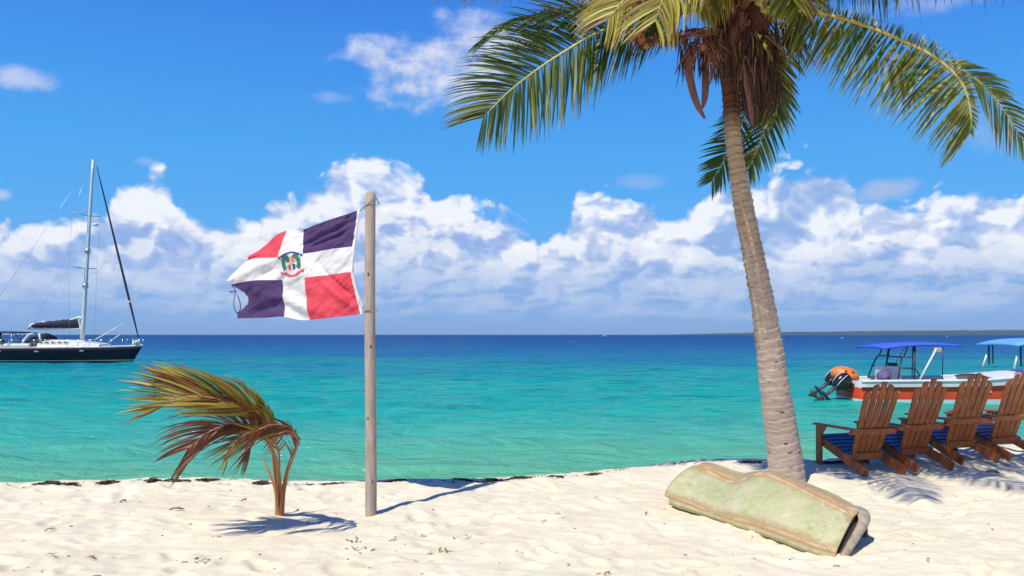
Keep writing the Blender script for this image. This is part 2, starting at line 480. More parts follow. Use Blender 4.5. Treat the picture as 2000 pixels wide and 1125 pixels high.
nx, ny = 420, 560
ux = np.linspace(-1, 1, nx); 
vy = np.linspace(0, 1, ny)
yrow = 9.0*np.power(13900/9.0, np.clip(vy, 0, 1)**1.9)
XX = np.outer(yrow*.86+3, ux); YY = np.repeat(yrow[:, None], nx, 1)
# rows stay straight; widen far out so the sheet reaches the horizon everywhere
amp = np.clip((YY-9)/3, .25, 1)*np.clip(60/YY, 0, 1)
def ridge(x, y, s): return 1-np.abs(vnoise(x, y, s))*3.2
ZZ = SEA+amp*(.13*fbm(XX*.36, YY*1.05, 3, 31)+.07*ridge(XX*.5, YY*1.5, 3)*.6+.05*fbm(XX*1.1, YY*2.6, 2, 41)-.02)
sea = put('sea', np.stack([XX.ravel(), YY.ravel(), ZZ.ravel()], 1), gridfaces(nx, ny), M_sea, kind='structure')
# the rest of the sea, out to the sides and on to the horizon, a little lower so that the two never share a plane
V = [(-13500, 8.5, SEA-.12), (13500, 8.5, SEA-.12), (13500, 14500, SEA-.12), (-13500, 14500, SEA-.12)]
put('open_sea', V, [(0, 1, 2, 3)], M_sea, kind='structure', smooth=False)

# ------------------------------------------------------------------ far coast
M_far = mat('hazed_forest', (.02, .06, .065), .9, .5, .01)  # forest tinted bluer, part of the haze put into its colour
D = 7000.
n = 260
pxs = np.linspace(1180, 3300, n)
xs_ = (pxs-1000)*D/F
hh = np.interp(pxs, [1180, 1300, 1400, 1500, 1700, 1850, 2000, 2400, 3000, 3300], [-3, 1, 14, 26, 38, 44, 50, 60, 45, 10])
hh = hh*(1+.10*fbm(pxs*.05, pxs*0, 4, 3))
V = []; 
for i in range(n):
    for (dy_, f) in ((0, -.02), (6, .35), (250, .75), (900, 1.0), (2500, .5), (4000, -.05)):
        V.append((xs_[i]*(D+dy_)/D, D+dy_, SEA+max(hh[i]*f, -1) if f > 0 else SEA-1.5))
Fs = [(i*6+k, (i+1)*6+k, (i+1)*6+k+1, i*6+k+1) for i in range(n-1) for k in range(5)]
put('distant_coast_hills', V, Fs, M_far, kind='structure')

# ------------------------------------------------------------------ sea air, which fades the far coast
M_haze = bpy.data.materials.new('haze'); M_haze.use_nodes = True; nt = M_haze.node_tree; nt.nodes.clear()
pv = nt.nodes.new('ShaderNodeVolumePrincipled'); pv.inputs['Color'].default_value = (.62, .80, 1, 1); pv.inputs['Density'].default_value = 3.2e-5
on = nt.nodes.new('ShaderNodeOutputMaterial'); nt.links.new(pv.outputs[0], on.inputs['Volume'])
mbz = MB(); mbz.box((0, 7200-260, 32.5), (27400, 15400, 79)); mbz.build('haze', M_haze, None, False, 'stuff')

# ------------------------------------------------------------------ leaf and bark materials
def leafmat(name, stops, rough=.42, transl=.35, gain=1.):
    """colour by the leaf's own tint value, grain along it; light shines through"""
    m = bpy.data.materials.new(name); m.use_nodes = True; nt = m.node_tree
    b = nt.nodes['Principled BSDF']; b.inputs['Roughness'].default_value = rough; b.inputs['Specular IOR Level'].default_value = .45
    at = nt.nodes.new('ShaderNodeAttribute'); at.attribute_name = 'tint'
    tc = nt.nodes.new('ShaderNodeTexCoord')
    n = noise(nt, X(nt, tc.outputs['Object']), 9, 4, .6)
    t = X(nt, at.outputs['Fac'])+(n-.5)*.25
    c = t.ramp(stops)
    nt.links.new(c.s, b.inputs['Base Color'])
    tr = nt.nodes.new('ShaderNodeBsdfTranslucent'); nt.links.new(mixc(nt, .45, c, (.50, .48, .05)).s, tr.inputs[0])
    mx = nt.nodes.new('ShaderNodeMixShader'); mx.inputs[0].default_value = transl
    nt.links.new(b.outputs[0], mx.inputs[1]); nt.links.new(tr.outputs[0], mx.inputs[2])
    nt.links.new(mx.outputs[0], nt.nodes['Material Output'].inputs[0])
    return m
# tint 0 deep green .. .5 yellow green .. .75 yellow .. 1 dry brown
GREEN = [(0, (.018, .045, .014)), (.3, (.05, .10, .018)), (.5, (.15, .20, .025)), (.68, (.42, .38, .06)), (.82, (.42, .26, .06)), (1, (.16, .07, .03))]
M_leaf = leafmat('palm_leaflet', GREEN)
M_rib = leafmat('palm_rib', [(0, (.14, .17, .04)), (.5, (.42, .40, .08)), (.8, (.50, .38, .12)), (1, (.30, .16, .06))], .35, .0)
M_dry = leafmat('dry_palm_leaflet', [(0, (.26, .12, .05)), (.2, (.10, .030, .018)), (.6, (.050, .014, .011)), (1, (.022, .008, .007))], .6, .12)

rnd = random.Random(3)
def frond(parent, P, L, n=78, name='frond', tint=.3, tvar=.18, start=.12, fwd=.75, droop=.55, wind=(-.12, 0, 0), U0=(0, -1, .3), side=(1, 1),
          width=.030, rr=.017, lift=.0, matl=None, matr=None, tip=.8, brown=0., seed=0, lenf=None, rag=.0, Uend=None):
    """a feather frond: rib along P, a leaflet on each side at every step; side = length factor of the two sides"""
    R = random.Random(seed*77+5)
    P = catmull(P, 60)
    seg = np.linalg.norm(np.diff(P, axis=0), axis=1); cum = np.concatenate([[0], np.cumsum(seg)])/seg.sum()
    rib = MB(); rad = rr*(1-np.linspace(0, 1, 60))**.7*(1+1.2*np.exp(-np.linspace(0, 1, 60)*14))+.003
    rib.tube(P[::2], rad[::2], 7, a=tint+.25)
    ro = rib.build(name, matr or M_rib, parent, True, attr='tint')
    Vs = []; Fs = []; A = []
    T = np.gradient(P, axis=0); T /= np.linalg.norm(T, axis=1)[:, None]
    U0 = np.array(U0, float); U1 = np.array(Uend if Uend is not None else U0, float)
    K = 6
    for sd in (0, 1):
        if side[sd] <= 0: continue
        sg = -1 if sd == 0 else 1
        for i in range(n):
            t = start+(1-start)*(i+R.random()*.6)/n
            j = min(int(np.searchsorted(cum, t)), 59)
            p = P[j]+(P[min(j+1, 59)]-P[j])*R.random(); tt = T[j]
            up = U0*(1-t)+U1*t; up = up-tt*up.dot(tt); up /= np.linalg.norm(up)+1e-9
            S_ = np.cross(tt, up)*sg
            lf = (math.sin(math.pi*min(1, (t-start)/(1-start)*.80+.13))**.5) if lenf is None else lenf(t)
            ln = L*lf*side[sd]*R.uniform(.82, 1.1)
            if rag and R.random() < rag: ln *= R.uniform(.25, .7)
            if ln < .03: continue
            f = fwd+tip*4*max(0, t-.75)+R.uniform(-.14, .14)
            dr = S_+tt*f+up*(lift+R.uniform(-.16, .16)); dr /= np.linalg.norm(dr)
            pos = p.copy(); stp = ln/K
            w0 = width*R.uniform(.75, 1.15)*min(1, .5+ln/L*.6)
            tv = tint+R.gauss(0, tvar); tw = R.uniform(-.8, .8)
            br = R.random() < brown
            base = len(Vs)
            for k in range(K+1):
                q = k/K
                wv = w0*(.45+.55*min(1, q*5))*(1-q**2.2)+.0012
                nrm = up*math.cos(tw)+np.cross(dr, up)*math.sin(tw)
                Wd = np.cross(dr, nrm); Wd /= np.linalg.norm(Wd)+1e-9
                Vs.append(pos-Wd*wv/2); Vs.append(pos+Wd*wv/2)
                a_ = tv+(.45*max(0, q-.6) if not br else .5*q+.25); A += [a_, a_]
                if k:
                    b_ = base+2*(k-1); Fs.append((b_, b_+1, b_+3, b_+2))
                pos = pos+dr*stp
                dr = dr+(np.array([0, 0, -1.])*droop+np.array(wind))*(.30+.5*q)*(.7+.6*R.random())*ln/.6*.55
                dr /= np.linalg.norm(dr)
    lo = put('leaflets', np.array(Vs), np.array(Fs), matl or M_leaf, ro, True, 'stuff', attr={'tint': A})
    return ro
def PP(*pts): return [U(*p) for p in pts]

# ------------------------------------------------------------------ the tall coconut palm
# centre line of the trunk: px, py, distance, width in px
TR = [(1537, 950, 8.60, 78), (1533, 900, 8.58, 72), (1525, 840, 8.5, 67), (1516, 780, 8.4, 62), (1506, 700, 8.28, 56), (1495, 620, 8.15, 50), (1480, 540, 8.0, 45), (1464, 460, 7.88, 41),
      (1450, 390, 7.78, 38), (1439, 320, 7.68, 35), (1431, 260, 7.6, 32), (1428, 200, 7.52, 32), (1426, 140, 7.45, 40), (1430, 80, 7.4, 48), (1438, 20, 7.35, 50), (1445, -40, 7.3, 40)]
base = U(1537, 935, 8.6); base[2] = gz(base[0], base[1])
palm = thing('palm_tree', 'tall leaning coconut palm with ringed grey trunk and drooping green fronds', 'palm tree', tuple(base))
cl = catmull([U(a, b_, c_) for a, b_, c_, w in TR], 460)
cl[0][2] = min(cl[0][2], base[2]-.06)
rr_ = np.interp(np.linspace(0, 1, 460), np.linspace(0, 1, len(TR)), [w*.91*c_/F/2 for a, b_, c_, w in TR])
# ring scars: uneven steps, each a small ledge
V = []; NS = 44
seg = np.concatenate([[0], np.cumsum(np.linalg.norm(np.diff(cl, axis=0), axis=1))])
ring = []; s_ = 0.
_rr = random.Random(9)
while s_ < seg[-1]:
    ring.append(s_); s_ += (.075 if s_ > 1.9 else .10)*_rr.uniform(.6, 1.3)
ring = np.array(ring)
T = np.gradient(cl, axis=0); T /= np.linalg.norm(T, axis=1)[:, None]
ringattr = []
for i in range(460):
    A_ = np.cross(T[i], [0, 1, 0]); A_ /= np.linalg.norm(A_); B_ = np.cross(A_, T[i])
    th = np.linspace(0, 2*math.pi, NS, endpoint=False)
    ss = seg[i]+.030*np.sin(th+i*.0)+.022*vnoise(np.cos(th)*1.7+5, np.sin(th)*1.7+seg[i]*1.5, 2)
    kk = np.searchsorted(ring, ss)-1; kk = np.clip(kk, 0, len(ring)-2)
    fr = (ss-ring[kk])/(ring[kk+1]-ring[kk])
    up = min(1, seg[i]/1.6); top = np.clip((seg[i]-3.4)/.5, 0, 1)
    h_ = (fr**1.5)*(.0045+.0065*up)*(.6+.8*(((kk*37) % 11)/11)) - .005*np.exp(-((fr-.03)/.07)**2)
    h_ = h_+.016*vnoise(np.cos(th)*2+3, np.sin(th)*2+seg[i]*3.2, 5)+.006*vnoise(th*3, seg[i]*22+th*0, 7)
    rad_ = rr_[i]*(1+.05*np.cos(th*2+1)*(1-up))+h_
    V.append(cl[i]+(A_[None]*np.cos(th)[:, None]+B_[None]*np.sin(th)[:, None])*rad_[:, None])
    ringattr.append(fr)
V = np.concatenate(V)
i = (np.arange(459)[:, None]*NS+np.arange(NS)[None]).ravel(); j = (np.arange(459)[:, None]*NS+(np.arange(NS)+1)[None] % NS).ravel()
Fq = np.stack([i, j, j+NS, i+NS], 1)
M_trunk = bpy.data.materials.new('palm_bark'); M_trunk.use_nodes = True; nt = M_trunk.node_tree
b = nt.nodes['Principled BSDF']; b.inputs['Roughness'].default_value = .85; b.inputs['Specular IOR Level'].default_value = .2
tc = nt.nodes.new('ShaderNodeTexCoord'); P = X(nt, tc.outputs['Object']); ox, oy, oz = sep(nt, P)
at = nt.nodes.new('ShaderNodeAttribute'); at.attribute_name = 'ring'; fr = X(nt, at.outputs['Fac'])
nA = noise(nt, P, 5, 5, .65); nB = noise(nt, comb(nt, ox, oy, oz*4.5), 11, 5, .65); nC = noise(nt, P, 60, 4, .7)
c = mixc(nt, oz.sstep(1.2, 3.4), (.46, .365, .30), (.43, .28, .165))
c = mixc(nt, nA.sstep(.4, .65)*.5, c, (.54, .43, .33))
c = mixc(nt, nB.sstep(.56, .66)*oz.sstep(.6, 1.4)*oz.sstep(2.4, 3.3, 1., .3)*.75, c, (.80, .72, .60))
c = mixc(nt, nB.sstep(.42, .30)*.65, c, (.11, .075, .055))
c = mixc(nt, fr.sstep(.0, .12, 1., 0.)*.45, c, (.13, .08, .05))
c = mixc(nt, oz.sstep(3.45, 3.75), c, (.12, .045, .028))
c = mixc(nt, nC.sstep(.5, .75)*.35, c, (.16, .12, .09))
nt.links.new(c.s, b.inputs['Base Color'])
bn = nt.nodes.new('ShaderNodeBump'); bn.inputs['Strength'].default_value = .8; bn.inputs['Distance'].default_value = .012
nt.links.new((nB+nC*.5).s, bn.inputs['Height']); nt.links.new(bn.outputs[0], b.inputs['Normal'])
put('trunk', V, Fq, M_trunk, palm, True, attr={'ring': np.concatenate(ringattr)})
# short dark cracks low on the trunk
M_crack = mat('bark_crack', (.05, .035, .03), .9)
cr = MB()
for (px, py, w) in ((1532, 879, 12), (1532, 908, 13), (1550, 838, 10), (1507, 842, 12), (1524, 860, 10), (1520, 800, 18), (1545, 800, 9), (1519, 652, 8), (1500, 880, 7), (1512, 915, 8), (1530, 765, 14), (1553, 880, 7), (1508, 705, 8), (1496, 745, 7)):
    k = int(np.argmin([abs(U(1500, py, q[1])[2]-q[2]) for q in cl])); rad_ = rr_[k]; cx = cl[k][0]
    xs2 = np.array([(px-w/2+w*t_-1000)*cl[k][1]/F for t_ in (0, .25, .5, .75, 1)])
    pts = []
    for q, x_ in enumerate(xs2):
        u_ = np.clip((x_-cx)/rad_, -.97, .97); y_ = cl[k][1]-math.sqrt(1-u_*u_)*rad_*1.0-.001
        pts.append((cx+u_*rad_, y_, cl[k][2]+[.0, .009, .007, .002, -.004][q]*1.2*(1 if px % 2 else -1)))
    cr.tube(pts, [.001, .006, .008, .005, .001], 5)
cr.build('bark_crack', M_crack, palm, True, 'stuff')

# crown
CR = U(1450, 10, 7.35)
frond(palm, PP((1436, 30, 7.4), (1330, 22, 7.45), (1195, 52, 7.5), (1085, 112, 7.55), (1000, 174, 7.6), (945, 228, 7.6)), .74, 190, tint=.14, tvar=.16, U0=(.1, -1, .25), fwd=.55, droop=.30, wind=(-.05, 0, 0), start=.16, seed=1, side=(1.0, 1.08), tip=1.0, width=.023, brown=.1)
frond(palm, PP((1440, 10, 7.5), (1330, -15, 7.6), (1200, 12, 7.7), (1100, 22, 7.8), (1010, 40, 7.9), (950, 75, 8.0)), .62, 130, tint=.08, tvar=.14, U0=(0, -.5, 1), fwd=.8, droop=.42, wind=(-.12, 0, 0), seed=2)
frond(palm, PP((1470, 0, 7.2), (1430, -70, 7.15), (1370, -75, 7.15), (1290, -50, 7.15), (1225, -5, 7.15), (1190, 36, 7.15)), .68, 140, tint=.68, tvar=.10, U0=(0, -.75, .8), fwd=.55, droop=.75, wind=(-.40, 0, 0), start=.2, seed=3, width=.026, brown=.1)
frond(palm, PP((1455, -10, 7.2), (1430, -95, 6.95), (1400, -95, 6.8), (1345, -60, 6.75), (1300, -10, 6.75), (1280, 40, 6.75)), .60, 110, tint=.64, tvar=.12, U0=(0, -.75, .8), fwd=.4, droop=.8, wind=(-.45, 0, 0), start=.2, seed=33, width=.025, brown=.15)
frond(palm, PP((1470, 20, 7.3), (1560, 20, 7.2), (1640, 35, 7.1), (1730, 66, 7.0), (1822, 110, 6.9), (1878, 162, 6.85), (1896, 222, 6.85), (1895, 258, 6.88)), .72, 190, tint=.46, tvar=.13, U0=(.1, -1, .35), Uend=(-.3, -1, .1), fwd=-.1, droop=.50, wind=(-.22, 0, 0), start=.14, side=(.2, 1.0), seed=4, rr=.021, width=.022, brown=.12, tip=1.8, rag=.05)
frond(palm, PP((1850, 120, 7.0), (1885, 140, 7.02), (1925, 172, 7.05), (1965, 222, 7.08), (1995, 270, 7.1)), .46, 34, tint=.42, tvar=.14, U0=(0, -1, .2), fwd=1.2, droop=.65, wind=(-.05, 0, 0), start=.0, seed=5, rr=.008, side=(.8, 1), brown=.15)
frond(palm, PP((1450, 40, 7.7), (1466, 130, 7.95), (1455, 220, 8.0), (1420, 300, 8.0), (1392, 352, 8.0)), .38, 62, tint=.12, tvar=.12, U0=(.3, -1, 0), fwd=.7, droop=.3, wind=(-.2, 0, 0), seed=6)
frond(palm, PP((1468, 50, 7.6), (1505, 110, 7.8), (1512, 190, 7.85), (1490, 262, 7.85), (1462, 330, 7.85)), .40, 56, tint=.25, tvar=.2, U0=(-.2, -1, .2), fwd=1.1, droop=.6, wind=(.02, 0, 0), seed=7, rag=.2, brown=.25)
frond(palm, PP((1462, 50, 7.35), (1500, 100, 7.3), (1520, 165, 7.3), (1515, 230, 7.32)), .34, 44, tint=.30, tvar=.25, U0=(0, -1, .2), fwd=1.4, droop=.7, wind=(.08, 0, 0), seed=8, rag=.2, brown=.4)
frond(palm, PP((1462, -10, 7.2), (1440, -100, 6.95), (1425, -110, 6.9), (1400, -80, 6.9), (1375, -35, 6.9), (1362, 5, 6.9)), .52, 80, tint=.60, tvar=.12, U0=(.2, -.75, .7), fwd=.5, droop=.9, wind=(-.35, 0, 0), start=.2, seed=34, width=.026, brown=.15)
frond(palm, PP((1480, 10, 7.2), (1520, -60, 7.0), (1548, -40, 6.9), (1560, -10, 6.85), (1562, 15, 6.85)), .42, 60, tint=.56, tvar=.16, U0=(-.2, -.75, .7), fwd=.6, droop=.9, wind=(-.10, 0, 0), start=.2, seed=35, width=.024, brown=.15)
# over the top of the frame
frond(palm, PP((1440, -30, 7.2), (1320, -90, 7.5), (1170, -90, 7.7), (1010, -45, 7.8), (910, -28, 7.85), (835, -22, 7.9)), .56, 110, tint=.22, tvar=.16, U0=(0, -.4, 1), fwd=.5, droop=1.0, wind=(-.1, 0, 0), seed=9)
frond(palm, PP((1475, -40, 7.3), (1590, -62, 7.2), (1720, -64, 7.1), (1850, -52, 7.0), (1990, -42, 6.9), (2100, -20, 6.85)), .80, 100, tint=.20, tvar=.16, U0=(0, -.4, 1), fwd=.4, droop=1.1, wind=(-.1, 0, 0), seed=10, lenf=lambda t: (1.0 if t < .45 else .62), rag=.1)
frond(palm, PP((1475, 0, 7.2), (1500, -85, 6.95), (1525, -80, 6.8), (1540, -45, 6.75), (1546, -5, 6.75)), .46, 70, tint=.60, tvar=.14, U0=(0, -.7, .7), fwd=.35, droop=1.0, wind=(-.22, 0, 0), seed=11, start=.2, brown=.12)
frond(palm, PP((1455, -10, 7.1), (1450, -110, 6.8), (1450, -130, 6.5), (1458, -90, 6.3), (1470, -50, 6.2)), .50, 54, tint=.50, tvar=.16, U0=(0, -.7, .7), fwd=.3, droop=1.1, wind=(-.25, 0, 0), seed=12, start=.25, brown=.15)
# fronds above and behind, which throw the shade on the sand
def crown_frond(a, el_, ln, sg, seed, tint=.25):
    d_ = np.array([math.cos(a), math.sin(a), 0]); p0 = CR+np.array([0, 0, .12])
    P_ = [p0+d_*(ln*t_)*.95+np.array([0, 0, 1])*(math.tan(el_)*ln*t_*.9-sg*(t_**2)*ln) for t_ in (0, .25, .5, .75, 1)]
    frond(palm, P_, .62, 56, tint=tint, tvar=.18, U0=(0, 0, 1), fwd=.8, droop=.5, wind=(-.2, 0, 0), seed=seed)
for k, (a, e_, ln, sg) in enumerate([(-95, 38, 2.5, .75), (-66, 40, 2.9, .75), (-40, 44, 2.7, .8), (-20, 50, 2.3, .8), (60, 45, 2.2, .9), (20, 60, 2.2, .8), (-80, 72, 2.0, .5)]):
    crown_frond(RAD(a), RAD(e_), ln, sg, 40+k)

# dead stalks, fibre and bracts hanging under the crown
M_fib = mat('palm_fibre', (.13, .045, .028), .9, .8, 30, col2=(.045, .015, .012), bump=.6, bscale=80)
M_bract = mat('dry_bract', (.26, .10, .055), .6, .8, 14, col2=(.09, .03, .02), bump=.4, stretch=(6, 6, 1))
M_husk = mat('young_coconut_husk', (.42, .13, .03), .6, .8, 20, col2=(.20, .05, .02))
rf = random.Random(21)
def strip(mb, P_, w, a=0.):
    P_ = catmull(P_, 7); T_ = np.gradient(P_, axis=0); wd = np.cross(T_, np.array([rf.uniform(-.4, .4), 1, rf.uniform(-.4, .4)])); wd /= np.linalg.norm(wd, axis=1)[:, None]+1e-9
    ww = w*np.array([.6, 1, 1, .9, .7, .45, .1])
    V_ = []; 
    for q in range(7): V_ += [P_[q]-wd[q]*ww[q]/2, P_[q]+wd[q]*ww[q]/2]
    mb.add(V_, [(2*q, 2*q+1, 2*q+3, 2*q+2) for q in range(6)], a)
fb = MB()
def hang(px0, px1, py0, py1, n, ln, w, Y0, Y1, lean=0.):
    for _ in range(n):
        x_ = rf.uniform(px0, px1); y_ = rf.uniform(py0, py1); Y_ = rf.uniform(Y0, Y1)
        l_ = ln*rf.uniform(.5, 1.2); dx_ = lean*l_+rf.uniform(-.28, .28)*l_
        p = U(x_, y_, Y_)
        strip(fb, [p, p+np.array([dx_*.5, rf.uniform(-.04, .04), -l_*.45]), p+np.array([dx_*rf.uniform(.5, 1.2), rf.uniform(-.05, .05), -l_])], w*rf.uniform(.5, 1.3), rf.uniform(0, 1))
hang(1440, 1520, 50, 180, 330, .32, .012, 7.2, 7.7, .05)
hang(1395, 1480, 20, 130, 260, .26, .014, 7.1, 7.5, 0)
hang(1330, 1400, 70, 110, 90, .28, .014, 7.1, 7.5, -.1)
hang(1475, 1525, 90, 180, 160, .34, .011, 7.2, 7.6, .12)
hang(1230, 1345, 48, 80, 90, .13, .016, 6.9, 7.2, -.1)
hang(1490, 1560, 20, 90, 60, .3, .018, 7.2, 7.5, .3)
hang(1440, 1525, 140, 200, 90, .30, .010, 7.3, 7.7, .06)
fb.build('dead_fibre', M_dry, palm, True, 'stuff', attr='tint')
mass = MB()
for (px, py, Y, rx, ry, rz) in ((1440, 60, 7.42, .17, .15, .26), (1478, 110, 7.5, .15, .12, .34), (1395, 80, 7.4, .10, .09, .13), (1496, 120, 7.55, .07, .08, .18), (1470, 30, 7.4, .2, .16, .2)):
    mass.ell(U(px, py, Y), (rx, ry, rz), 16, 12)
V_ = np.array(mass.V); V_ += (fbm(V_[:, 0]*9+V_[:, 1]*5, V_[:, 2]*9, 3, 3)*.09)[:, None]*np.array([1, 1, .6])
put('crown_heart', V_, mass.F, M_fib, palm, True)
def bract(pts, w, nm='dead_bract'):
    P_ = catmull(pts, 14); m_ = MB(); t_ = np.linspace(0, 1, 14)
    m_.tube(P_, w*(np.sin(np.pi*(t_*.86+.10))**.8)+.004, 8, flat=.45)
    return m_.build(nm, M_bract, palm, True)
bract(PP((1362, 75, 7.2), (1346, 120, 7.15), (1350, 165, 7.13), (1362, 205, 7.12), (1377, 232, 7.12)), .032)
bract(PP((1376, 80, 7.3), (1378, 130, 7.3), (1377, 185, 7.28), (1372, 212, 7.27)), .030)
bract(PP((1352, 82, 7.2), (1336, 110, 7.2), (1318, 145, 7.2)), .022)
bract(PP((1420, 85, 7.2), (1400, 120, 7.15), (1386, 165, 7.12)), .026)
bract(PP((1450, 120, 7.25), (1462, 180, 7.25), (1470, 245, 7.25)), .028)
bract(PP((1495, 70, 7.2), (1514, 85, 7.15), (1540, 110, 7.12)), .022)
bract(PP((1330, 62, 7.0), (1360, 58, 7.1), (1405, 70, 7.2)), .024)
for (px, py, Y, r) in ((1253, 76, 6.9, .052), (1262, 90, 6.88, .034), (1282, 84, 6.93, .032), (1372, 92, 7.1, .045), (1362, 78, 7.12, .038)):
    m_ = MB(); m_.ell(U(px, py, Y), (r*.66, r*.66, r*.8), 12, 9); m_.build('young_coconut', M_husk, palm, True)
st2_ = MB()
for q in range(16):
    st2_.tube(PP((1420, 60, 7.2), (1350+q*2, 60+rf.uniform(-8, 12), 7.05), (1240+q*7, 72+rf.uniform(-6, 22), 6.9)), .005, 5)
for q in range(30):
    p = U(1370+rf.uniform(-10, 25), 78+rf.uniform(-8, 8), 7.12)
    st2_.tube([p, p+np.array([rf.uniform(-.12, .1), -.03, rf.uniform(-.08, .02)]), p+np.array([rf.uniform(-.2, .16), -.04, rf.uniform(-.32, -.1)])], .004, 4)
st2_.build('flower_stalk', M_bract, palm, True, 'stuff')
# cut leaf bases round the head of the trunk
for q in range(12):
    t_ = q/12; a_ = q*2.4
    k = 385+int(t_*50); c_ = cl[k]; d_ = np.array([math.cos(a_), math.sin(a_), 0])
    m_ = MB(); m_.tube([c_+d_*rr_[k]*.8, c_+d_*(rr_[k]+.06)+np.array([0, 0, .09]), c_+d_*(rr_[k]+.15)+np.array([0, 0, .22])], [.07, .05, .03], 8, flat=.5)
    m_.build('leaf_base', M_bract, palm, True)

# ------------------------------------------------------------------ the young windblown palm
b0 = U(545, 1003, 7.1); b0[2] = gz(b0[0], b0[1])
young = thing('young_palm', 'small windblown young palm with yellow and dark red fronds bending left', 'young palm', tuple(b0))
M_yleaf = leafmat('young_palm_leaflet', [(0, (.05, .12, .02)), (.3, (.16, .22, .03)), (.5, (.46, .40, .05)), (.68, (.50, .24, .04)), (.82, (.26, .05, .03)), (1, (.12, .03, .022))], .45, .3)
M_stem = leafmat('young_palm_stem', [(0, (.40, .36, .08)), (.5, (.45, .22, .06)), (1, (.32, .11, .04))], .4, .0)
def b_(dx=0, dy=0): return [b0[0]+dx, b0[1]+dy, b0[2]-.03]
kw = dict(matl=M_yleaf, matr=M_stem)
# upper green and yellow frond
frond(young, [b_(), U(540, 960, 7.0), U(535, 890, 6.8), U(520, 830, 6.5), U(478, 800, 6.25), U(425, 780, 6.15), U(365, 774, 6.1), U(320, 784, 6.1)], .64, 70, tint=.38, tvar=.15, U0=(0, -1, .3), fwd=2.6, droop=.06, wind=(-.75, 0, 0), start=.40, seed=60, width=.020, rr=.013, tip=.5, lift=0, brown=.3, rag=.1, **kw)
frond(young, [b_(.01), U(538, 940, 6.95), U(528, 860, 6.65), U(502, 803, 6.35), U(448, 786, 6.2), U(382, 758, 6.15), U(325, 742, 6.1)], .44, 44, tint=.46, tvar=.16, U0=(0, -.9, .5), fwd=3.0, droop=.05, wind=(-.8, 0, 0), start=.5, seed=61, width=.019, rr=.011, brown=.35, rag=.1, side=(.8, 1), **kw)
# dark red frond below it
frond(young, [b_(-.01), U(541, 950, 7.0), U(533, 890, 6.8), U(508, 842, 6.45), U(462, 826, 6.25), U(412, 842, 6.15), U(368, 876, 6.12)], .54, 70, tint=.92, tvar=.10, U0=(0, -1, .3), fwd=1.7, droop=.80, wind=(-.75, 0, 0), start=.45, seed=62, width=.018, rr=.010, rag=.15, tip=.5, **kw)
frond(young, [b_(), U(543, 950, 6.95), U(545, 890, 6.65), U(525, 846, 6.4), U(485, 846, 6.25), U(455, 868, 6.2), U(440, 890, 6.2)], .34, 30, tint=.62, tvar=.22, U0=(0, -1, .3), fwd=1.6, droop=.5, wind=(-.75, 0, 0), start=.5, seed=63, width=.017, rr=.008, brown=.5, rag=.2, **kw)
# right hand frond that arches over and is blown back
frond(young, [b_(.015), U(553, 950, 6.95), U(566, 900, 6.7), U(582, 862, 6.4), U(566, 836, 6.2), U(530, 830, 6.12), U(498, 846, 6.08), U(480, 872, 6.06)], .46, 70, tint=.93, tvar=.08, U0=(0, -1, .3), fwd=1.3, droop=.85, wind=(-.75, 0, 0), start=.52, seed=64, width=.015, rr=.008, side=(1, .12), rag=.25, tip=.5, **kw)
frond(young, [b_(.02), U(557, 940, 6.9), U(573, 895, 6.55), U(582, 860, 6.25), U(560, 842, 6.08), U(525, 862, 6.02)], .30, 36, tint=.95, tvar=.07, U0=(0, -1, .3), fwd=1.2, droop=.7, wind=(-.6, 0, 0), start=.50, seed=65, width=.014, rr=.006, side=(1, .1), rag=.25, **kw)
# spear and stubs
for pts, r in (([b_(), U(546, 950, 7.05), U(540, 900, 7.0), U(528, 870, 6.95)], [.030, .022, .016, .006]), ([b_(-.02), U(538, 960, 7.1), U(522, 915, 7.1), U(512, 890, 7.12)], [.018, .012, .009, .004]),
               ([b_(.03), U(556, 960, 7.1), U(566, 905, 7.1), U(570, 880, 7.1)], [.016, .009, .007, .003]), ([b_(.0), U(545, 975, 7.05), U(539, 915, 6.95), U(527, 875, 6.8)], [.034, .026, .014, .006]),
               ([U(520, 800, 6.55), U(505, 780, 6.5), U(478, 757, 6.5)], [.006, .005, .002])):
    m_ = MB(); m_.tube(catmull(pts, 12), np.interp(np.linspace(0, 1, 12), np.linspace(0, 1, len(r)), r), 8, a=.6); m_.build('leaf_stalk', M_stem, young, True, attr='tint')

# ------------------------------------------------------------------ flagpole and flag
M_pole = mat('weathered_wood_pole', (.42, .345, .28), .85, .7, 5, bump=.6, bscale=14, col2=(.27, .21, .165), stretch=(5, 5, .7))
M_rope = mat('rope', (.30, .25, .20), .9, .5, 60)
PY = 7.12
pb = U(724, 1000, PY); pb[2] = gz(pb[0], pb[1])
pole = thing('flagpole', 'weathered round wooden pole standing in the sand and carrying the flag', 'flagpole', tuple(pb))
ptop = U(723, 379, PY); mb = MB()
n = 40; tt = np.linspace(0, 1, n); pts = np.outer(1-tt, pb-[0, 0, .25])+np.outer(tt, ptop)
pts[:, 0] += .004*np.sin(tt*7); 
mb.tube(pts, (.052-.006*tt)*(1+.025*fbm(tt*14, tt*0+2, 3, 2)), 20)
V = np.array(mb.V); V[-20:, 2] += -.012*np.sin(np.linspace(0, 6.28, 20))
put('post', V, mb.F, M_pole, pole, True)
kn = MB()
for (z, a) in ((1.1, -1.9), (1.75, -1.3), (.55, -1.2), (2.3, -1.7)):
    p = pts[int(z/3.05*n)]; d_ = np.array([math.cos(a), math.sin(a), 0]); kn.ell(p+d_*.047, (.010, .006, .018), 8, 6)
kn.build('wood_knot', mat('knot', (.12, .08, .05), .9), pole, True, 'stuff')
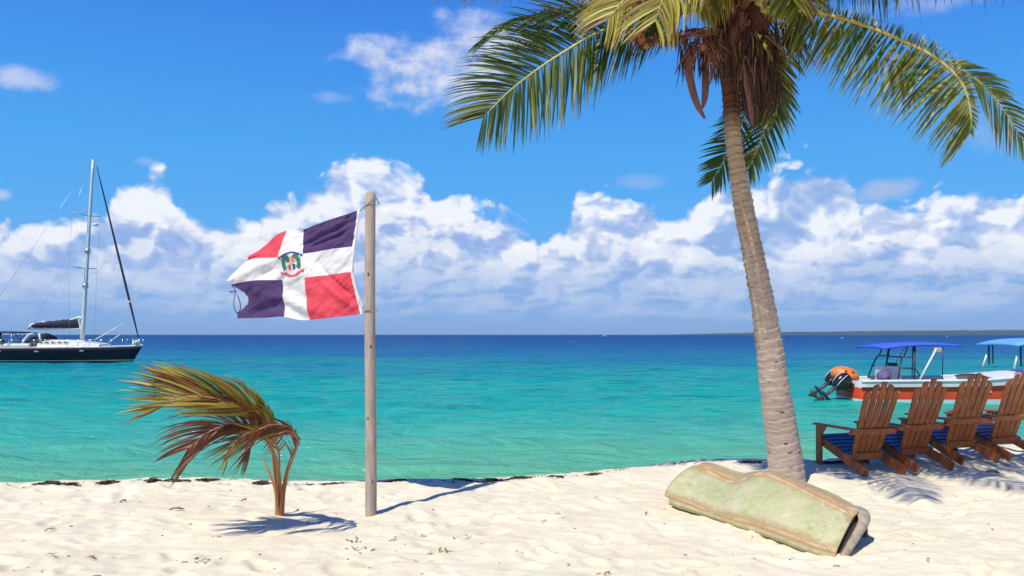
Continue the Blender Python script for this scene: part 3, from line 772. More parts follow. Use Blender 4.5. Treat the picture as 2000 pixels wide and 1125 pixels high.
for nm, pp in (('halyard_tie', [(703, 412, -.005), (711, 404, -.03), (722, 396, -.055), (733, 388, -.055), (737, 391, -.03), (741, 400, -.02)]),
               ('halyard_tie', [(708, 610, -.01), (715, 606, -.052), (724, 605, -.056), (733, 606, -.045), (736, 607, 0)]),
               ('halyard_tie', [(711, 404, .0), (723, 393, .055), (735, 387, .03), (733, 389, -.05)])):
    m_ = MB(); m_.tube(catmull([U(a, b_y, PY+dy) for a, b_y, dy in pp], 16), .0048, 6); m_.build(nm, M_rope, pole, True)

# flag: control net over the cloth, u from the hoist, v from the top; values px, py, distance
def zp(x, y): return 420+x/3.749, 350+y/3.749
us = [0, .21, .42, .5, .58, .79, 1.0]; vs = [0, .2, .4, .5, .6, .8, 1.0]
NET = [  # rows v, columns u ; zoomed pixel positions
 [(1058,222),(850,292),(642,368),(590,368),(530,375),(395,455),(262,560)],
 [(1040,352),(845,405),(641,455),(575,460),(497,478),(375,528),(246,578)],
 [(1019,492),(832,514),(645,545),(558,556),(465,572),(348,575),(222,600)],
 [(1010,585),(836,608),(652,634),(567,640),(474,655),(300,650),(86,728)],
 [(1010,678),(840,698),(660,722),(573,728),(483,736),(300,742),(110,765)],
 [(1040,830),(860,852),(668,875),(582,878),(492,872),(330,880),(165,885)],
 [(1082,985),(885,1010),(682,1030),(600,1028),(513,1008),(345,1015),(172,1020)]]
DEP = np.array([0, .08, .26, .34, .42, .62, .80])
ctrl = np.zeros((7, 7, 3))
for i in range(7):
    for j in range(7):
        a, b_y = zp(*NET[i][j]); 
        Yd = 7.13+DEP[j]+(.10 if (i == 0 and j > 4) else 0)+(.06 if (i in (1, 2) and j > 5) else 0)
        ctrl[i, j] = U(a, b_y, Yd)
def monot(P, xs_, xq):
    """piecewise cubic through P at xs_"""
    P = np.asarray(P); out_ = []
    m_ = np.zeros_like(P)
    for k in range(len(xs_)):
        a = max(k-1, 0); c = min(k+1, len(xs_)-1); m_[k] = (P[c]-P[a])/(xs_[c]-xs_[a])
    for q in xq:
        k = min(max(int(np.searchsorted(xs_, q))-1, 0), len(xs_)-2); h_ = xs_[k+1]-xs_[k]; t = (q-xs_[k])/h_
        out_.append((2*t**3-3*t*t+1)*P[k]+(t**3-2*t*t+t)*h_*m_[k]+(-2*t**3+3*t*t)*P[k+1]+(t**3-t*t)*h_*m_[k+1])
    return np.array(out_)
def flag_pts(uq, vq):
    rows = [monot(ctrl[i], us, uq) for i in range(7)]
    G = np.stack(rows)                       # 7, nu, 3
    out_ = np.stack([monot(G[:, j], vs, vq) for j in range(len(uq))], 1)   # nv, nu, 3
    UU, VV = np.meshgrid(uq, vq)
    # folds: tension creases from the hoist corners, ripples along the fly
    f = .020*np.sin((UU*7.5+VV*3.2)*2.2)*np.clip(UU*2, .2, 1)
    f += .022*np.exp(-((VV-(.10+.33*UU))/.035)**2)*np.clip(UU*6, 0, 1)*np.clip((.42-UU)*6, 0, 1)
    f += .016*np.exp(-((VV-(.20+.30*UU))/.03)**2)*np.clip(UU*6, 0, 1)*np.clip((.42-UU)*6, 0, 1)
    f += -.030*np.exp(-((VV-(.98-1.1*UU))/.06)**2)*np.clip(UU*8, 0, 1)*np.clip((.36-UU)*5, 0, 1)
    f += .018*np.exp(-((VV-(.90-1.3*UU))/.035)**2)*np.clip(UU*8, 0, 1)*np.clip((.36-UU)*5, 0, 1)
    f += .045*np.exp(-((VV-(.86+.25*(UU-.6)))/.06)**2)*np.clip((UU-.5)*6, 0, 1)*np.clip((1.0-UU)*3, 0, 1)
    f += .022*np.sin(VV*26+UU*16)*np.exp(-((UU-.50)/.10)**2)*np.clip((VV-.62)*4, 0, 1)
    f += .024*np.sin(VV*30-UU*21)*np.exp(-((UU-.72)/.13)**2)*np.exp(-((VV-.5)/.09)**2)
    f += .010*fbm(UU*9, VV*9, 3, 5)+.010*fbm(UU*5+VV*6, VV*16-UU*13, 3, 9)
    out_[..., 1] += f*1.9
    return out_
NU, NV = 150, 100
uq = np.linspace(0, 1, NU); vq = np.linspace(0, 1, NV)
G = flag_pts(uq, vq)
UU, VV = np.meshgrid(uq, vq)
M_flag = bpy.data.materials.new('flag_cloth'); M_flag.use_nodes = True; nt = M_flag.node_tree
b = nt.nodes['Principled BSDF']; b.inputs['Roughness'].default_value = .8; b.inputs['Specular IOR Level'].default_value = .15
au = nt.nodes.new('ShaderNodeAttribute'); au.attribute_name = 'cu'; av = nt.nodes.new('ShaderNodeAttribute'); av.attribute_name = 'cv'
cu = X(nt, au.outputs['Fac']); cv = X(nt, av.outputs['Fac'])
wv_ = noise(nt, comb(nt, cu, cv), 300, 2, .5)
nf = noise(nt, comb(nt, cu*1.5, cv), 7, 5, .6)
def step(x, a): return x._m('GREATER_THAN', a)
left = step(cu, .42); right = step(cu, .58); tp = step(cv, .4); bt = step(cv, .6)
cross = ((left-right)+(tp-bt)).clamp()
hoist_band = cu._m('LESS_THAN', .018)
cross = cross.mx(hoist_band)
# blue: hoist-top and fly-bottom; red: the other two
isred = (right._m('SUBTRACT', bt))._m('ABSOLUTE')
isred = isred
red = mixc(nt, nf.sstep(.35, .7)*.5, (.85, .06, .095), (.80, .09, .12)); blue = mixc(nt, nf.sstep(.35, .7)*.5, (.07, .028, .13), (.09, .045, .17))
c = mixc(nt, (right+bt)._m('COMPARE', 1.0), blue, red)
c = mixc(nt, cross, c, (.82, .80, .79))
c = mixc(nt, wv_*.18, c, (.3, .28, .3))
nt.links.new(c.s, b.inputs['Base Color'])
bn = nt.nodes.new('ShaderNodeBump'); bn.inputs['Strength'].default_value = .5; bn.inputs['Distance'].default_value = .006
nt.links.new(noise(nt, comb(nt, cu*1.5+cv*.8, cv-cu*.6), 22, 5, .6).s, bn.inputs['Height']); nt.links.new(bn.outputs[0], b.inputs['Normal'])
tr = nt.nodes.new('ShaderNodeBsdfTranslucent'); nt.links.new(c.s, tr.inputs[0])
mx = nt.nodes.new('ShaderNodeMixShader'); mx.inputs[0].default_value = .22
nt.links.new(b.outputs[0], mx.inputs[1]); nt.links.new(tr.outputs[0], mx.inputs[2]); nt.links.new(mx.outputs[0], nt.nodes['Material Output'].inputs[0])
# tattered fly edge: drop the cells the wind has eaten
Fq = gridfaces(NU, NV)
ce = np.array([(UU.ravel()[f].mean(), VV.ravel()[f].mean()) for f in Fq])
keep = ~((ce[:, 1] > .64) & (ce[:, 1] < .93) & (ce[:, 0] > .985-.075*np.sin(np.clip((ce[:, 1]-.64)/.29, 0, 1)*math.pi)-.012*vnoise(ce[:, 1]*60, ce[:, 0]*0, 3)))
flag = thing('flag', 'torn Dominican flag flying left from the wooden pole', 'flag', tuple(G[0, 0]))
put('flag_cloth', G.reshape(-1, 3), Fq[keep], M_flag, flag, True, attr={'cu': UU.ravel(), 'cv': VV.ravel()})
# loose threads of the fly
m_ = MB()
m_.tube(catmull([U(*zp(122, 775), 7.95), U(*zp(150, 820), 7.95), U(*zp(140, 880), 7.93), U(*zp(138, 930), 7.93), U(*zp(155, 975), 7.95), U(*zp(180, 990), 7.95)], 20), .0045, 5)
m_.tube(catmull([U(*zp(150, 822), 7.95), U(*zp(125, 824), 7.94), U(*zp(102, 823), 7.93)], 8), .006, 5)
m_.tube(catmull([U(*zp(165, 850), 7.95), U(*zp(182, 900), 7.94), U(*zp(186, 945), 7.94), U(*zp(170, 990), 7.95)], 12), .005, 5)
m_.build('torn_thread', mat('thread', (.06, .06, .12), .8), flag, True)
m_ = MB(); 
m_.tube(catmull([U(*zp(1058, 224), 7.12), U(*zp(1030, 430), 7.13), U(*zp(1008, 620), 7.13), U(*zp(1030, 790), 7.12), U(*zp(1088, 950), 7.1)], 24), .007, 6)
m_.build('hoist_cord', mat('white_cord', (.7, .68, .64), .8), flag, True)
# arms in the centre of the cross, printed on the cloth: flat pieces that follow it
ecu, ecv, ew, eh = .5, .475, .064, .094
def printed(nm, pts, m, dpt):
    """polygon strip pairs in emblem coordinates (-1..1) laid on both faces of the cloth"""
    obs = None; V = []; Fs = []
    for sgn in (-1, 1):
        for quad in pts:
            uu = np.array([ecu-p[0]*ew for p in quad]); vv = np.array([ecv-p[1]*eh for p in quad])
            q = np.array([flag_pts(np.array([a]), np.array([c_]))[0, 0] for a, c_ in zip(uu, vv)]); q[:, 1] += sgn*dpt
            b0_ = len(V); V += list(q); Fs.append(tuple(range(b0_, b0_+len(quad))))
    put(nm, V, Fs, m, flag, False)
def arc(r0, r1, a0, a1, n=8, sy=1., cy=0.):
    o = []
    for k in range(n):
        t0 = RAD(a0+(a1-a0)*k/n); t1 = RAD(a0+(a1-a0)*(k+1)/n)
        o.append([(r0*math.cos(t0), r0*math.sin(t0)*sy+cy), (r1*math.cos(t0), r1*math.sin(t0)*sy+cy), (r1*math.cos(t1), r1*math.sin(t1)*sy+cy), (r0*math.cos(t1), r0*math.sin(t1)*sy+cy)])
    return o
Mg = mat('print_green', (.02, .17, .10), .8); Mb = mat('print_blue', (.05, .05, .24), .8); Mr = mat('print_red', (.70, .06, .10), .8); Mw = mat('print_white', (.75, .72, .74), .8); Mo = mat('print_yellow', (.55, .45, .10), .8)
printed('laurel_branch', arc(.58, .98, 110, 215, 10), Mg, .0035)
printed('palm_branch', arc(.58, .98, -35, 70, 10), Mg, .0035)
printed('blue_ribbon', arc(1.0, 1.22, 38, 142, 10)+[[(-.98, .5), (-1.25, .62), (-1.15, .85), (-.9, .72)], [(.98, .5), (1.25, .62), (1.15, .85), (.9, .72)]], Mb, .0035)
printed('red_ribbon', arc(.98, 1.2, 222, 255, 5)+arc(.98, 1.2, 285, 318, 5)+arc(1.0, 1.16, 257, 283, 3)+[[(-.95, -.6), (-1.3, -.55), (-1.2, -.85), (-.85, -.8)], [(.95, -.6), (1.3, -.55), (1.2, -.85), (.85, -.8)]], Mr, .0035)
sh = [(-.42, .55), (.42, .55)]
for q_ in ([(-.44, .55), (-.12, .55), (-.12, .1), (-.44, .1)], [(.12, -.1), (.44, -.1), (.36, -.45), (.12, -.62)]): printed('shield_quarter', [q_], Mb, .0035)
for q_ in ([(.12, .55), (.44, .55), (.44, .1), (.12, .1)], [(-.44, -.1), (-.12, -.1), (-.12, -.62), (-.36, -.45)]): printed('shield_quarter', [q_], Mr, .0035)
printed('cross_and_book', [[(-.10, .62), (.10, .62), (.10, .2), (-.10, .2)], [(-.2, .12), (.2, .12), (.2, -.1), (-.2, -.1)]], Mo, .0045)
printed('lance', [[(-.30, .7), (-.24, .72), (.30, -.30), (.24, -.32)], [(.30, .7), (.24, .72), (-.30, -.30), (-.24, -.32)]], Mb, .0055)

# ------------------------------------------------------------------ the pale green boat hull lying in front of the palm
M_hull = bpy.data.materials.new('green_fibreglass'); M_hull.use_nodes = True; nt = M_hull.node_tree
b = nt.nodes['Principled BSDF']; b.inputs['Roughness'].default_value = .5; b.inputs['Specular IOR Level'].default_value = .35
av_ = nt.nodes.new('ShaderNodeAttribute'); av_.attribute_name = 'wear'; wr = X(nt, av_.outputs['Fac'])
tc = nt.nodes.new('ShaderNodeTexCoord'); P = X(nt, tc.outputs['Object'])
n1 = noise(nt, P, 4, 6, .65); n2 = noise(nt, P, 18, 6, .7); n3 = noise(nt, P, 70, 3, .7)
c = mixc(nt, n1.sstep(.35, .68), (.41, .43, .20), (.54, .51, .31))
c = mixc(nt, n2.sstep(.45, .75)*.5, c, (.60, .56, .38))
c = mixc(nt, n2.sstep(.30, .42, 1., 0.)*.5, c, (.22, .26, .11))
w_ = (wr+(n2-.5)*.9+(n3-.5)*.25)
c = mixc(nt, w_.sstep(.30, .62)*.8, c, (.38, .26, .12))
c = mixc(nt, w_.sstep(.78, 1.05)*.95, c, (.62, .38, .17))
n4 = noise(nt, P, 9, 6, .75, 1.2)
c = mixc(nt, n4.sstep(.56, .66)*.55, c, (.30, .27, .13))
c = mixc(nt, n4.sstep(.42, .34)*.45, c, (.66, .64, .50))
c = mixc(nt, n3.sstep(.60, .72)*.6, c, (.14, .12, .07))
nt.links.new(c.s, b.inputs['Base Color'])
bn = nt.nodes.new('ShaderNodeBump'); bn.inputs['Strength'].default_value = .7; bn.inputs['Distance'].default_value = .012
nt.links.new((n2+n3*.4+n4*.5).s, bn.inputs['Height']); nt.links.new(bn.outputs[0], b.inputs['Normal'])
NS = 90
def curve(pts, n=NS): return catmull([U(*p) for p in pts], n)
low = curve([(1306, 980, 7.33), (1345, 992, 7.1), (1395, 1008, 6.85), (1430, 1021, 6.62), (1480, 1036, 6.35), (1540, 1058, 6.06), (1590, 1077, 5.86), (1632, 1086, 5.76)])
lowrib = curve([(1312, 969, 7.42), (1350, 985, 7.2), (1396, 1005, 6.93), (1428, 1013, 6.72), (1480, 1026, 6.46), (1540, 1047, 6.16), (1590, 1066, 5.95), (1634, 1080, 5.83)])
uprib = curve([(1359, 912, 7.72), (1392, 928, 7.58), (1428, 944, 7.38), (1455, 938, 7.2), (1490, 928, 7.0), (1535, 944, 6.72), (1606, 980, 6.34), (1668, 1010, 6.06)])
topl = curve([(1379, 902, 7.85), (1412, 911, 7.71), (1450, 923, 7.54), (1476, 921, 7.36), (1511, 921, 7.15), (1558, 937, 6.86), (1627, 965, 6.50), (1684, 996, 6.22)])
back = topl+np.array([.07, .09, -.13]); bottom = topl+np.array([.11, .14, -.38]); foot = low+np.array([.06, .09, -.07])
mid1 = lowrib*.68+uprib*.32; mid2 = lowrib*.34+uprib*.66
nrm = np.array([-.25, -.62, .74])
mid1 = mid1+nrm*.022; mid2 = mid2+nrm*.026
secs = []; 
wear = []
for i in range(NS):
    t = i/(NS-1)
    ctl = [foot[i], low[i], lowrib[i]-nrm*.010, lowrib[i]+nrm*.004, mid1[i], mid2[i], uprib[i]+nrm*.004, uprib[i]*.7+topl[i]*.3+nrm*.004, topl[i], back[i], bottom[i]]
    wv = [.36, .45, .95, .70, .0, .0, .62, 1.0, .32, .42, .3]
    s_ = np.stack([np.interp(np.linspace(0, len(ctl)-1, 72), range(len(ctl)), [c_[q] for c_ in ctl]) for q in range(3)], 1)
    for _ in range(3): s_[1:-1] = s_[1:-1]*.5+(s_[:-2]+s_[2:])*.25
    secs.append(s_)
    wear.append(np.interp(np.linspace(0, len(ctl)-1, 72), range(len(ctl)), wv))
secs = np.array(secs); wear = np.array(wear)
for i in range(7):
    k = .94+.06*math.sqrt(1-(1-i/7)**2); cen = secs[i][8:60].mean(0)
    secs[i] = cen+(secs[i]-cen)*k
_s = np.clip((np.arange(72)-10)/40., 0, 1)
for i in range(12):
    secs[i] += np.sin(np.pi*_s)[:, None]*np.array([-.085, .03, -.01])*(1-i/12)**1.6
secs += (fbm(secs[..., 0]*4+secs[..., 1]*3, secs[..., 2]*6+secs[..., 1]*4, 3, 4)*.007)[..., None]*nrm
wear += .35*np.exp(-((np.linspace(0, 1, NS)-.99)/.02)**2)[:, None]
hull_t = thing('derelict_hull', 'upturned pale green fibreglass boat hull with tan ribs lying before the palm', 'boat hull', (float(low[40][0]), float(low[40][1]), gz(low[40][0], low[40][1])))
ho = put('shell', secs.reshape(-1, 3), gridfaces(72, NS), M_hull, hull_t, True, attr={'wear': wear.ravel()})
sm = ho.modifiers.new('thickness', 'SOLIDIFY'); sm.thickness = .014; sm.offset = -1
M_hulldark = mat('hull_end_shade', (.10, .085, .055), .9, .6, 8)
# nose cap closing the far end
capc = secs[0].mean(0)+np.array([-.01, .0, .0]); V = list(secs[0])+[capc]
put('nose', V, [(i+1, i, 72) for i in range(71)], M_hull, hull_t, True, attr={'wear': [.5]*73})
# raised strakes: rounded, rubbed to bare tan laminate
M_rib2 = mat('bare_laminate', (.60, .41, .22), .5, .8, 7, col2=(.40, .25, .12), bump=.4, bscale=30)
def strake(line, i0, i1, r, off_):
    m_ = MB(); P_ = line[i0:i1]+nrm*off_; k = len(P_); tt_ = np.linspace(0, 1, k)
    rad_ = r*(np.clip(np.minimum(tt_, 1-tt_)*18, .25, 1))*(1+.22*fbm(tt_*7, tt_*0, 2, int(r*1e4)))
    m_.tube(P_, rad_, 8, flat=.8); m_.build('strake', M_rib2, hull_t, True)
strake(uprib, 7, 42, .023, .010); strake(uprib, 44, 88, .024, .010); strake(lowrib, 7, 26, .023, .010); strake(lowrib, 30, 87, .026, .008)
# outer lip at the open end, with the dark gap behind the face
lipc = catmull([U(1680, 992, 6.24), U(1694, 1002, 6.18), U(1697, 1018, 6.10), U(1684, 1042, 5.98), U(1668, 1066, 5.87), U(1652, 1090, 5.80)], 40)
m_ = MB(); V = []; Fs = []
outw = np.array([.0, .0, 0])
for i, p in enumerate(lipc):
    t = i/39; w0 = .125-.060*t
    q = p+np.array([-.95, -.20, .06])*w0*.95
    bk = p+np.array([.0, .10, -.01])
    V += [q, (p+q)/2+nrm*.006, p+nrm*.002, p+np.array([.01, .02, 0]), bk]
for i in range(39):
    for k in range(4): Fs.append((i*5+k, i*5+k+1, (i+1)*5+k+1, (i+1)*5+k))
M_lip = mat('grey_lip', (.42, .37, .27), .7, .8, 16, col2=(.24, .20, .13), bump=.4)
lo = put('rim_lip', V, Fs, M_lip, hull_t, True); sm = lo.modifiers.new('thickness', 'SOLIDIFY'); sm.thickness = .010
# dark sheet in the open end, the shade inside put into its colour
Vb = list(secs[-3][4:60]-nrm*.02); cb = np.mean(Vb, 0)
put('dark_end_cap', Vb+[cb], [(i, i+1, len(Vb)) for i in range(len(Vb)-1)]+[(len(Vb)-1, 0, len(Vb))], M_hulldark, hull_t, False)
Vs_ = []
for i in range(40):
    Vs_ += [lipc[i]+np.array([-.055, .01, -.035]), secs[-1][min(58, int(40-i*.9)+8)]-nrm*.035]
put('dark_end_strip', Vs_, [(2*i, 2*i+1, 2*i+3, 2*i+2) for i in range(39)], M_hulldark, hull_t, False)  # dark strip along the slit, its shade painted in

# ------------------------------------------------------------------ four slatted deck chairs
M_wood = bpy.data.materials.new('varnished_wood'); M_wood.use_nodes = True; nt = M_wood.node_tree
b = nt.nodes['Principled BSDF']; b.inputs['Roughness'].default_value = .42; b.inputs['Specular IOR Level'].default_value = .4
tc = nt.nodes.new('ShaderNodeTexCoord'); P = X(nt, tc.outputs['Object']); a_, b_q, c_ = sep(nt, P)
oi = nt.nodes.new('ShaderNodeObjectInfo'); rv = X(nt, oi.outputs['Random'])
g = noise(nt, comb(nt, a_*14+rv*9, b_q*14, c_*1.6+rv*5), 4, 5, .65, 1.0); g2 = noise(nt, P, 6, 4, .6)
c = mixc(nt, g.sstep(.35, .7), (.40, .125, .035), (.20, .052, .016)); c = mixc(nt, g2.sstep(.45, .75)*.5, c, (.62, .22, .05))
c = mixc(nt, rv*.3, c, (.18, .045, .015))
nt.links.new(c.s, b.inputs['Base Color']); nt.links.new(g.lin(.3, .7, .32, .6).s, b.inputs['Roughness'])
bn = nt.nodes.new('ShaderNodeBump'); bn.inputs['Strength'].default_value = .25; bn.inputs['Distance'].default_value = .004
nt.links.new(g.s, bn.inputs['Height']); nt.links.new(bn.outputs[0], b.inputs['Normal'])
M_slat = mat('blue_slat', (.022, .04, .16), .3, .7, 9, col2=(.015, .018, .05), spec=.6)  # dark blue seat slats with darker mottling
M_bolt = mat('bolt', (.25, .22, .2), .4, metal=.8)
def make_chair(label):
    """faces +y, origin on the sand under the middle of the seat; 5 back slats"""
    t = thing('deck_chair', label, 'chair', (0, 0, 0), 'wooden deck chairs in a row by the water')
    def B(nm, c, size, R=None, m=M_wood, bev=.004):
        mb = MB(); mb.box((0, 0, 0), size, None, bev); o = mb.build(nm, m, t, False)
        o.location = c
        if R is not None: o.rotation_euler = Matrix(R.tolist()).to_euler()
        return o
    w = .27
    for sx in (-1, 1):
        B('front_leg', (sx*(w+.03), .40, .255), (.035, .09, .53))
        # stringer: from the front of the seat down to the sand behind the back
        y0, z0, y1, z1 = .42, .34, -.37, .05
        L = math.hypot(y1-y0, z1-z0); an = math.atan2(z0-z1, y0-y1)
        B('rear_leg', (sx*(w-.01), (y0+y1)/2, (z0+z1)/2), (.035, L, .105), rotx(an))
        B('armrest', (sx*(w+.032), .10, .532), (.078, .74, .024))
        mb = MB(); mb.add([(sx*(w+.03), .34, .52), (sx*(w+.03), .34, .40), (sx*(w+.03), .26, .52), (sx*(w+.055), .34, .52), (sx*(w+.055), .34, .40), (sx*(w+.055), .26, .52)], [(0,1,2),(3,5,4),(0,3,4,1),(1,4,5,2),(2,5,3,0)])
        mb.build('arm_bracket', M_wood, t)
    for k in range(6):
        y = .40-k*.088; z = .375-k*.030
        B('seat_slat', (0, y, z+.012), (.54, .074, .020), rotx(RAD(18)), M_slat)
    B('front_rail', (0, .43, .33), (.56, .022, .09))
    # back: fan of five slats leaning away from the sea, gaps open towards the top
    rec = RAD(20); R0 = rotx(rec)
    hgts = [.88, .95, .98, .95, .88]; 
    for k in range(5):
        q = k-2; fan = q*RAD(1.6); L = hgts[k]
        R = R0 @ roty(fan)
        up = R @ np.array([0, 0, 1.]); bs = np.array([q*.078, -.02, .165])
        mb = MB()
        hw, th = .0365, .009
        # rounded top
        e_ = .022*(abs(q)*(1 if q > 0 else -1)); prof = [(-hw, -L/2), (hw, -L/2), (hw, L/2-.012-max(e_, 0)), (hw*.75, L/2-.003-max(e_, 0)*.8), (hw*.2, L/2-abs(e_)*.35), (-hw*.2, L/2-abs(e_)*.35), (-hw*.75, L/2-.003-max(-e_, 0)*.8), (-hw, L/2-.012-max(-e_, 0))]
        V_ = [(x_, -th, z_) for x_, z_ in prof]+[(x_, th, z_) for x_, z_ in prof]; m8 = len(prof)
        mb.add(V_, [tuple(range(m8)), tuple(range(2*m8-1, m8-1, -1))]+[(i, m8+i, m8+(i+1) % m8, (i+1) % m8) for i in range(m8)])
        o = mb.build('back_slat', M_wood, t, False); o.location = bs+up*L/2; o.rotation_euler = Matrix(R.tolist()).to_euler()
    nb = R0 @ np.array([0, -1., 0]); ub = R0 @ np.array([0, 0, 1.])
    p = np.array([0, -.02, .165])+ub*.045+nb*.024; B('lower_back_rail', p, (.43, .030, .085), R0)
    p = np.array([0, -.02, .165])+ub*.365+nb*.024; B('arm_rail', p, (.645, .030, .070), R0)
    mb = MB()
    for x_ in (-.18, -.09, 0, .09, .18):
        for hh_ in (.045, .365): mb.ell(np.array([x_*(1+hh_*.3), -.02, .165])+ub*hh_+nb*.040, (.006, .004, .006), 6, 4)
    mb.build('bolt', M_bolt, t, False, 'stuff')
    return t
def copy_tree(o, par=None):
    c = o.copy(); COL.objects.link(c); c.parent = par
    for ch in o.children:
        d_ = ch.copy(); COL.objects.link(d_); d_.parent = c
        for g_ in ch.children:
            e_ = g_.copy(); COL.objects.link(e_); e_.parent = d_
    return c
CH = make_chair('varnished wooden deck chair standing closest to the palm trunk')
labels = [None, 'varnished wooden deck chair second from the palm in the row by the water', 'varnished wooden deck chair third from the palm in the row by the water',
          'varnished wooden deck chair farthest from the palm at the end of the row']
ca = RAD(17)
c0 = np.array([4.15, 9.42]); pit = .692
for k in range(4):
    o = CH if k == 0 else copy_tree(CH)
    p = c0+np.array([math.cos(ca), math.sin(ca)])*pit*k
    o.location = (p[0], p[1], max(gz(p[0], p[1])-.02, -.05)+.018*k)
    o.rotation_euler = (0, 0, ca+[0, .02, -.03, .015][k])
    if labels[k]: o['label'] = labels[k]

# ------------------------------------------------------------------ the sailing yacht at anchor
YD = 59.0
def YP(px, py, dy=0.): return np.array([(px-1000)*YD/F, YD+dy, CZ-(py-HY)*YD/F])
sc_ = YD/F
yacht = thing('sailing_yacht', 'dark hulled sailing yacht anchored at left with furled sails and a tall mast', 'sailboat', tuple(YP(150, 706)))
M_navy = mat('navy_gelcoat', (.010, .012, .026), .4, .3, 1.2, spec=.25)
M_white = mat('white_gelcoat', (.74, .74, .70), .3, .25, 3, col2=(.5, .5, .46))
M_maroon = mat('maroon_stripe', (.10, .018, .025), .35)
M_red = mat('antifouling_red', (.16, .02, .02), .6)
M_spar = mat('painted_spar', (.55, .62, .60), .35, .3, 4)
M_canvas = mat('navy_canvas', (.018, .022, .05), .85, .5, 6)
M_steel = mat('stainless_steel', (.62, .62, .62), .25, metal=.9)
M_glass = mat('dark_glass', (.015, .018, .022), .08, spec=.8)
M_skin = mat('skin', (.50, .27, .18), .6)
# hull stations along x, bow at right
NSt = 44; bowx = YP(279, 0)[0]; L_ = 13.6
def hull_mesh(name, xb, Ln, beam, yd, sheer, zk, dirn=1, bands=(), mats=None, par=None, rake=.8, full=.45, transom=.6, flare=.3):
    """sheer(t) deck height above the sea; rows from keel to deck; bands = heights where the colour changes"""
    rows = [-.35, -.12, .0]+[b_ for b_ in bands]+[1.0]
    V = []; 
    for side_ in (-1, 1):
        for i in range(NSt):
            t = i/(NSt-1)                                   # 0 stern, 1 bow
            hb = beam/2*(transom+(1-transom)*min(1, t/.35)**.8 if t < .35 else max(0, 1-((t-.35)/.65)**(1/full))**.9)
            zs = sheer(t)
            for r_ in rows:
                z = SEA+(zs*r_ if r_ > 0 else r_*1.2)
                k = min(1, (max(r_, -.35)+.36)/1.36)**flare
                x = xb-dirn*(Ln*(1-t))-dirn*rake*(1-max(r_, 0))*t**8+dirn*0
                V.append((x, yd+side_*hb*k, z))
    nr = len(rows); F_ = []; mi = []
    for s_i in range(2):
        o_ = s_i*NSt*nr
        for i in range(NSt-1):
            for r in range(nr-1):
                q = (o_+i*nr+r, o_+(i+1)*nr+r, o_+(i+1)*nr+r+1, o_+i*nr+r+1)
                F_.append(q if (s_i == 0) == (dirn > 0) else q[::-1]); mi.append(r)
    for r in range(nr-1):
        F_.append((r, r+1, NSt*nr+r+1, NSt*nr+r)); mi.append(r)
    return V, F_, mi, rows
sheer = lambda t: 1.13+.10*(t-.35)**2*2.0+(.06*max(0, t-.8)*5)*.5
V, F_, mi, rows = hull_mesh('hull', bowx, L_, 3.9, YD, sheer, 0, 1, bands=(.13, .16, .80, .94), rake=.75)
put('hull', V, F_, None, yacht, True, mats=[M_navy, M_red, M_white, M_maroon], midx=[{0: 1, 1: 1, 2: 1, 3: 2, 4: 0, 5: 3, 6: 2}[m_] for m_ in mi])
# deck with camber
V = []; F_ = []
for i in range(NSt):
    t = i/(NSt-1); hb = 3.9/2*(.6+.4*min(1, t/.35)**.8 if t < .35 else max(0, 1-((t-.35)/.65)**(1/.45))**.9)
    for k in range(7):
        u_ = k/3-1; V.append((bowx-L_*(1-t), YD+u_*hb*.985, SEA+sheer(t)-.01+.07*(1-u_*u_)))
F_ = gridfaces(7, NSt); put('deck', V, F_, M_white, yacht, True)
def bx(nm, c, size, m, par, R=None, bev=0., sub=False):
    mb = MB(); mb.box(c, size, R, bev); return mb.build(nm, m, par, False)
# coachroof: long low wedge
V = []; 
prof = [(90, 671), (94, 666), (112, 664.5), (135, 663.5), (160, 665.5), (178, 667.5), (205, 671.5)]
for px, py in prof:
    zt = YP(px, py)[2]; x = YP(px, py)[0]; z0 = SEA+1.10; w_ = 1.25*(1-max(0, (px-150)/80)**2*.5)
    V += [(x, YD-w_, z0), (x, YD-w_*.88, zt-.05), (x, YD-w_*.7, zt), (x, YD+w_*.7, zt), (x, YD+w_*.88, zt-.05), (x, YD+w_, z0)]
F_ = [tuple(f) for f in gridfaces(6, 7)]+[tuple(range(6)), tuple(range(41, 35, -1))]
cab = put('coachroof', V, F_, M_white, yacht, False)
for px in (98, 110, 122, 134, 146):
    mb = MB(); mb.box(YP(px, 668.3, -1.235), (.32, .03, .085), None, .03); mb.build('cabin_window', M_glass, cab)
mb = MB(); mb.box(YP(122, 663.4, -.2), (.5, .6, .07), None, .02); mb.build('deck_hatch', M_glass, cab)
for px in (31, 102, 184):
    mb = MB(); mb.box(YP(px, 685.5+(-1 if px == 184 else 0), -1.96 if px < 150 else -1.72), (.30, .08, .10), None, .03); mb.build('hull_window', M_steel, yacht)
# mast, spreaders, boom
mb_, mt_ = YP(160.5, 666), YP(182, 312)
def on_mast(py): t_ = (666-py)/(666-312); return mb_+(mt_-mb_)*t_
m_ = MB(); m_.tube([mb_+(mt_-mb_)*q for q in np.linspace(0, 1, 12)], np.linspace(.16, .105, 12), 10); mast = m_.build('mast', M_spar, yacht, True)
for py in (525, 422):
    for s_i in (-1, 1):
        m_ = MB(); c_ = on_mast(py); m_.tube([c_, c_+np.array([-.75 if s_i < 0 else .25, s_i*1.0, .12])], [.045, .03], 6); m_.build('spreader', M_spar, mast, True)
m_ = MB(); m_.ell(YP(188, 439, -.1), (.20, .2, .11), 12, 8); m_.build('radar_dome', M_white, mast, True)
m_ = MB(); m_.tube([YP(175, 440), YP(190, 441)], .03, 6); m_.build('radar_bracket', M_spar, mast, True)
m_ = MB(); m_.tube([YP(182, 313), YP(183, 305)], .012, 5); m_.tube([YP(176, 313), YP(190, 312.5)], .012, 5); m_.build('masthead_instrument', M_steel, mast, True)
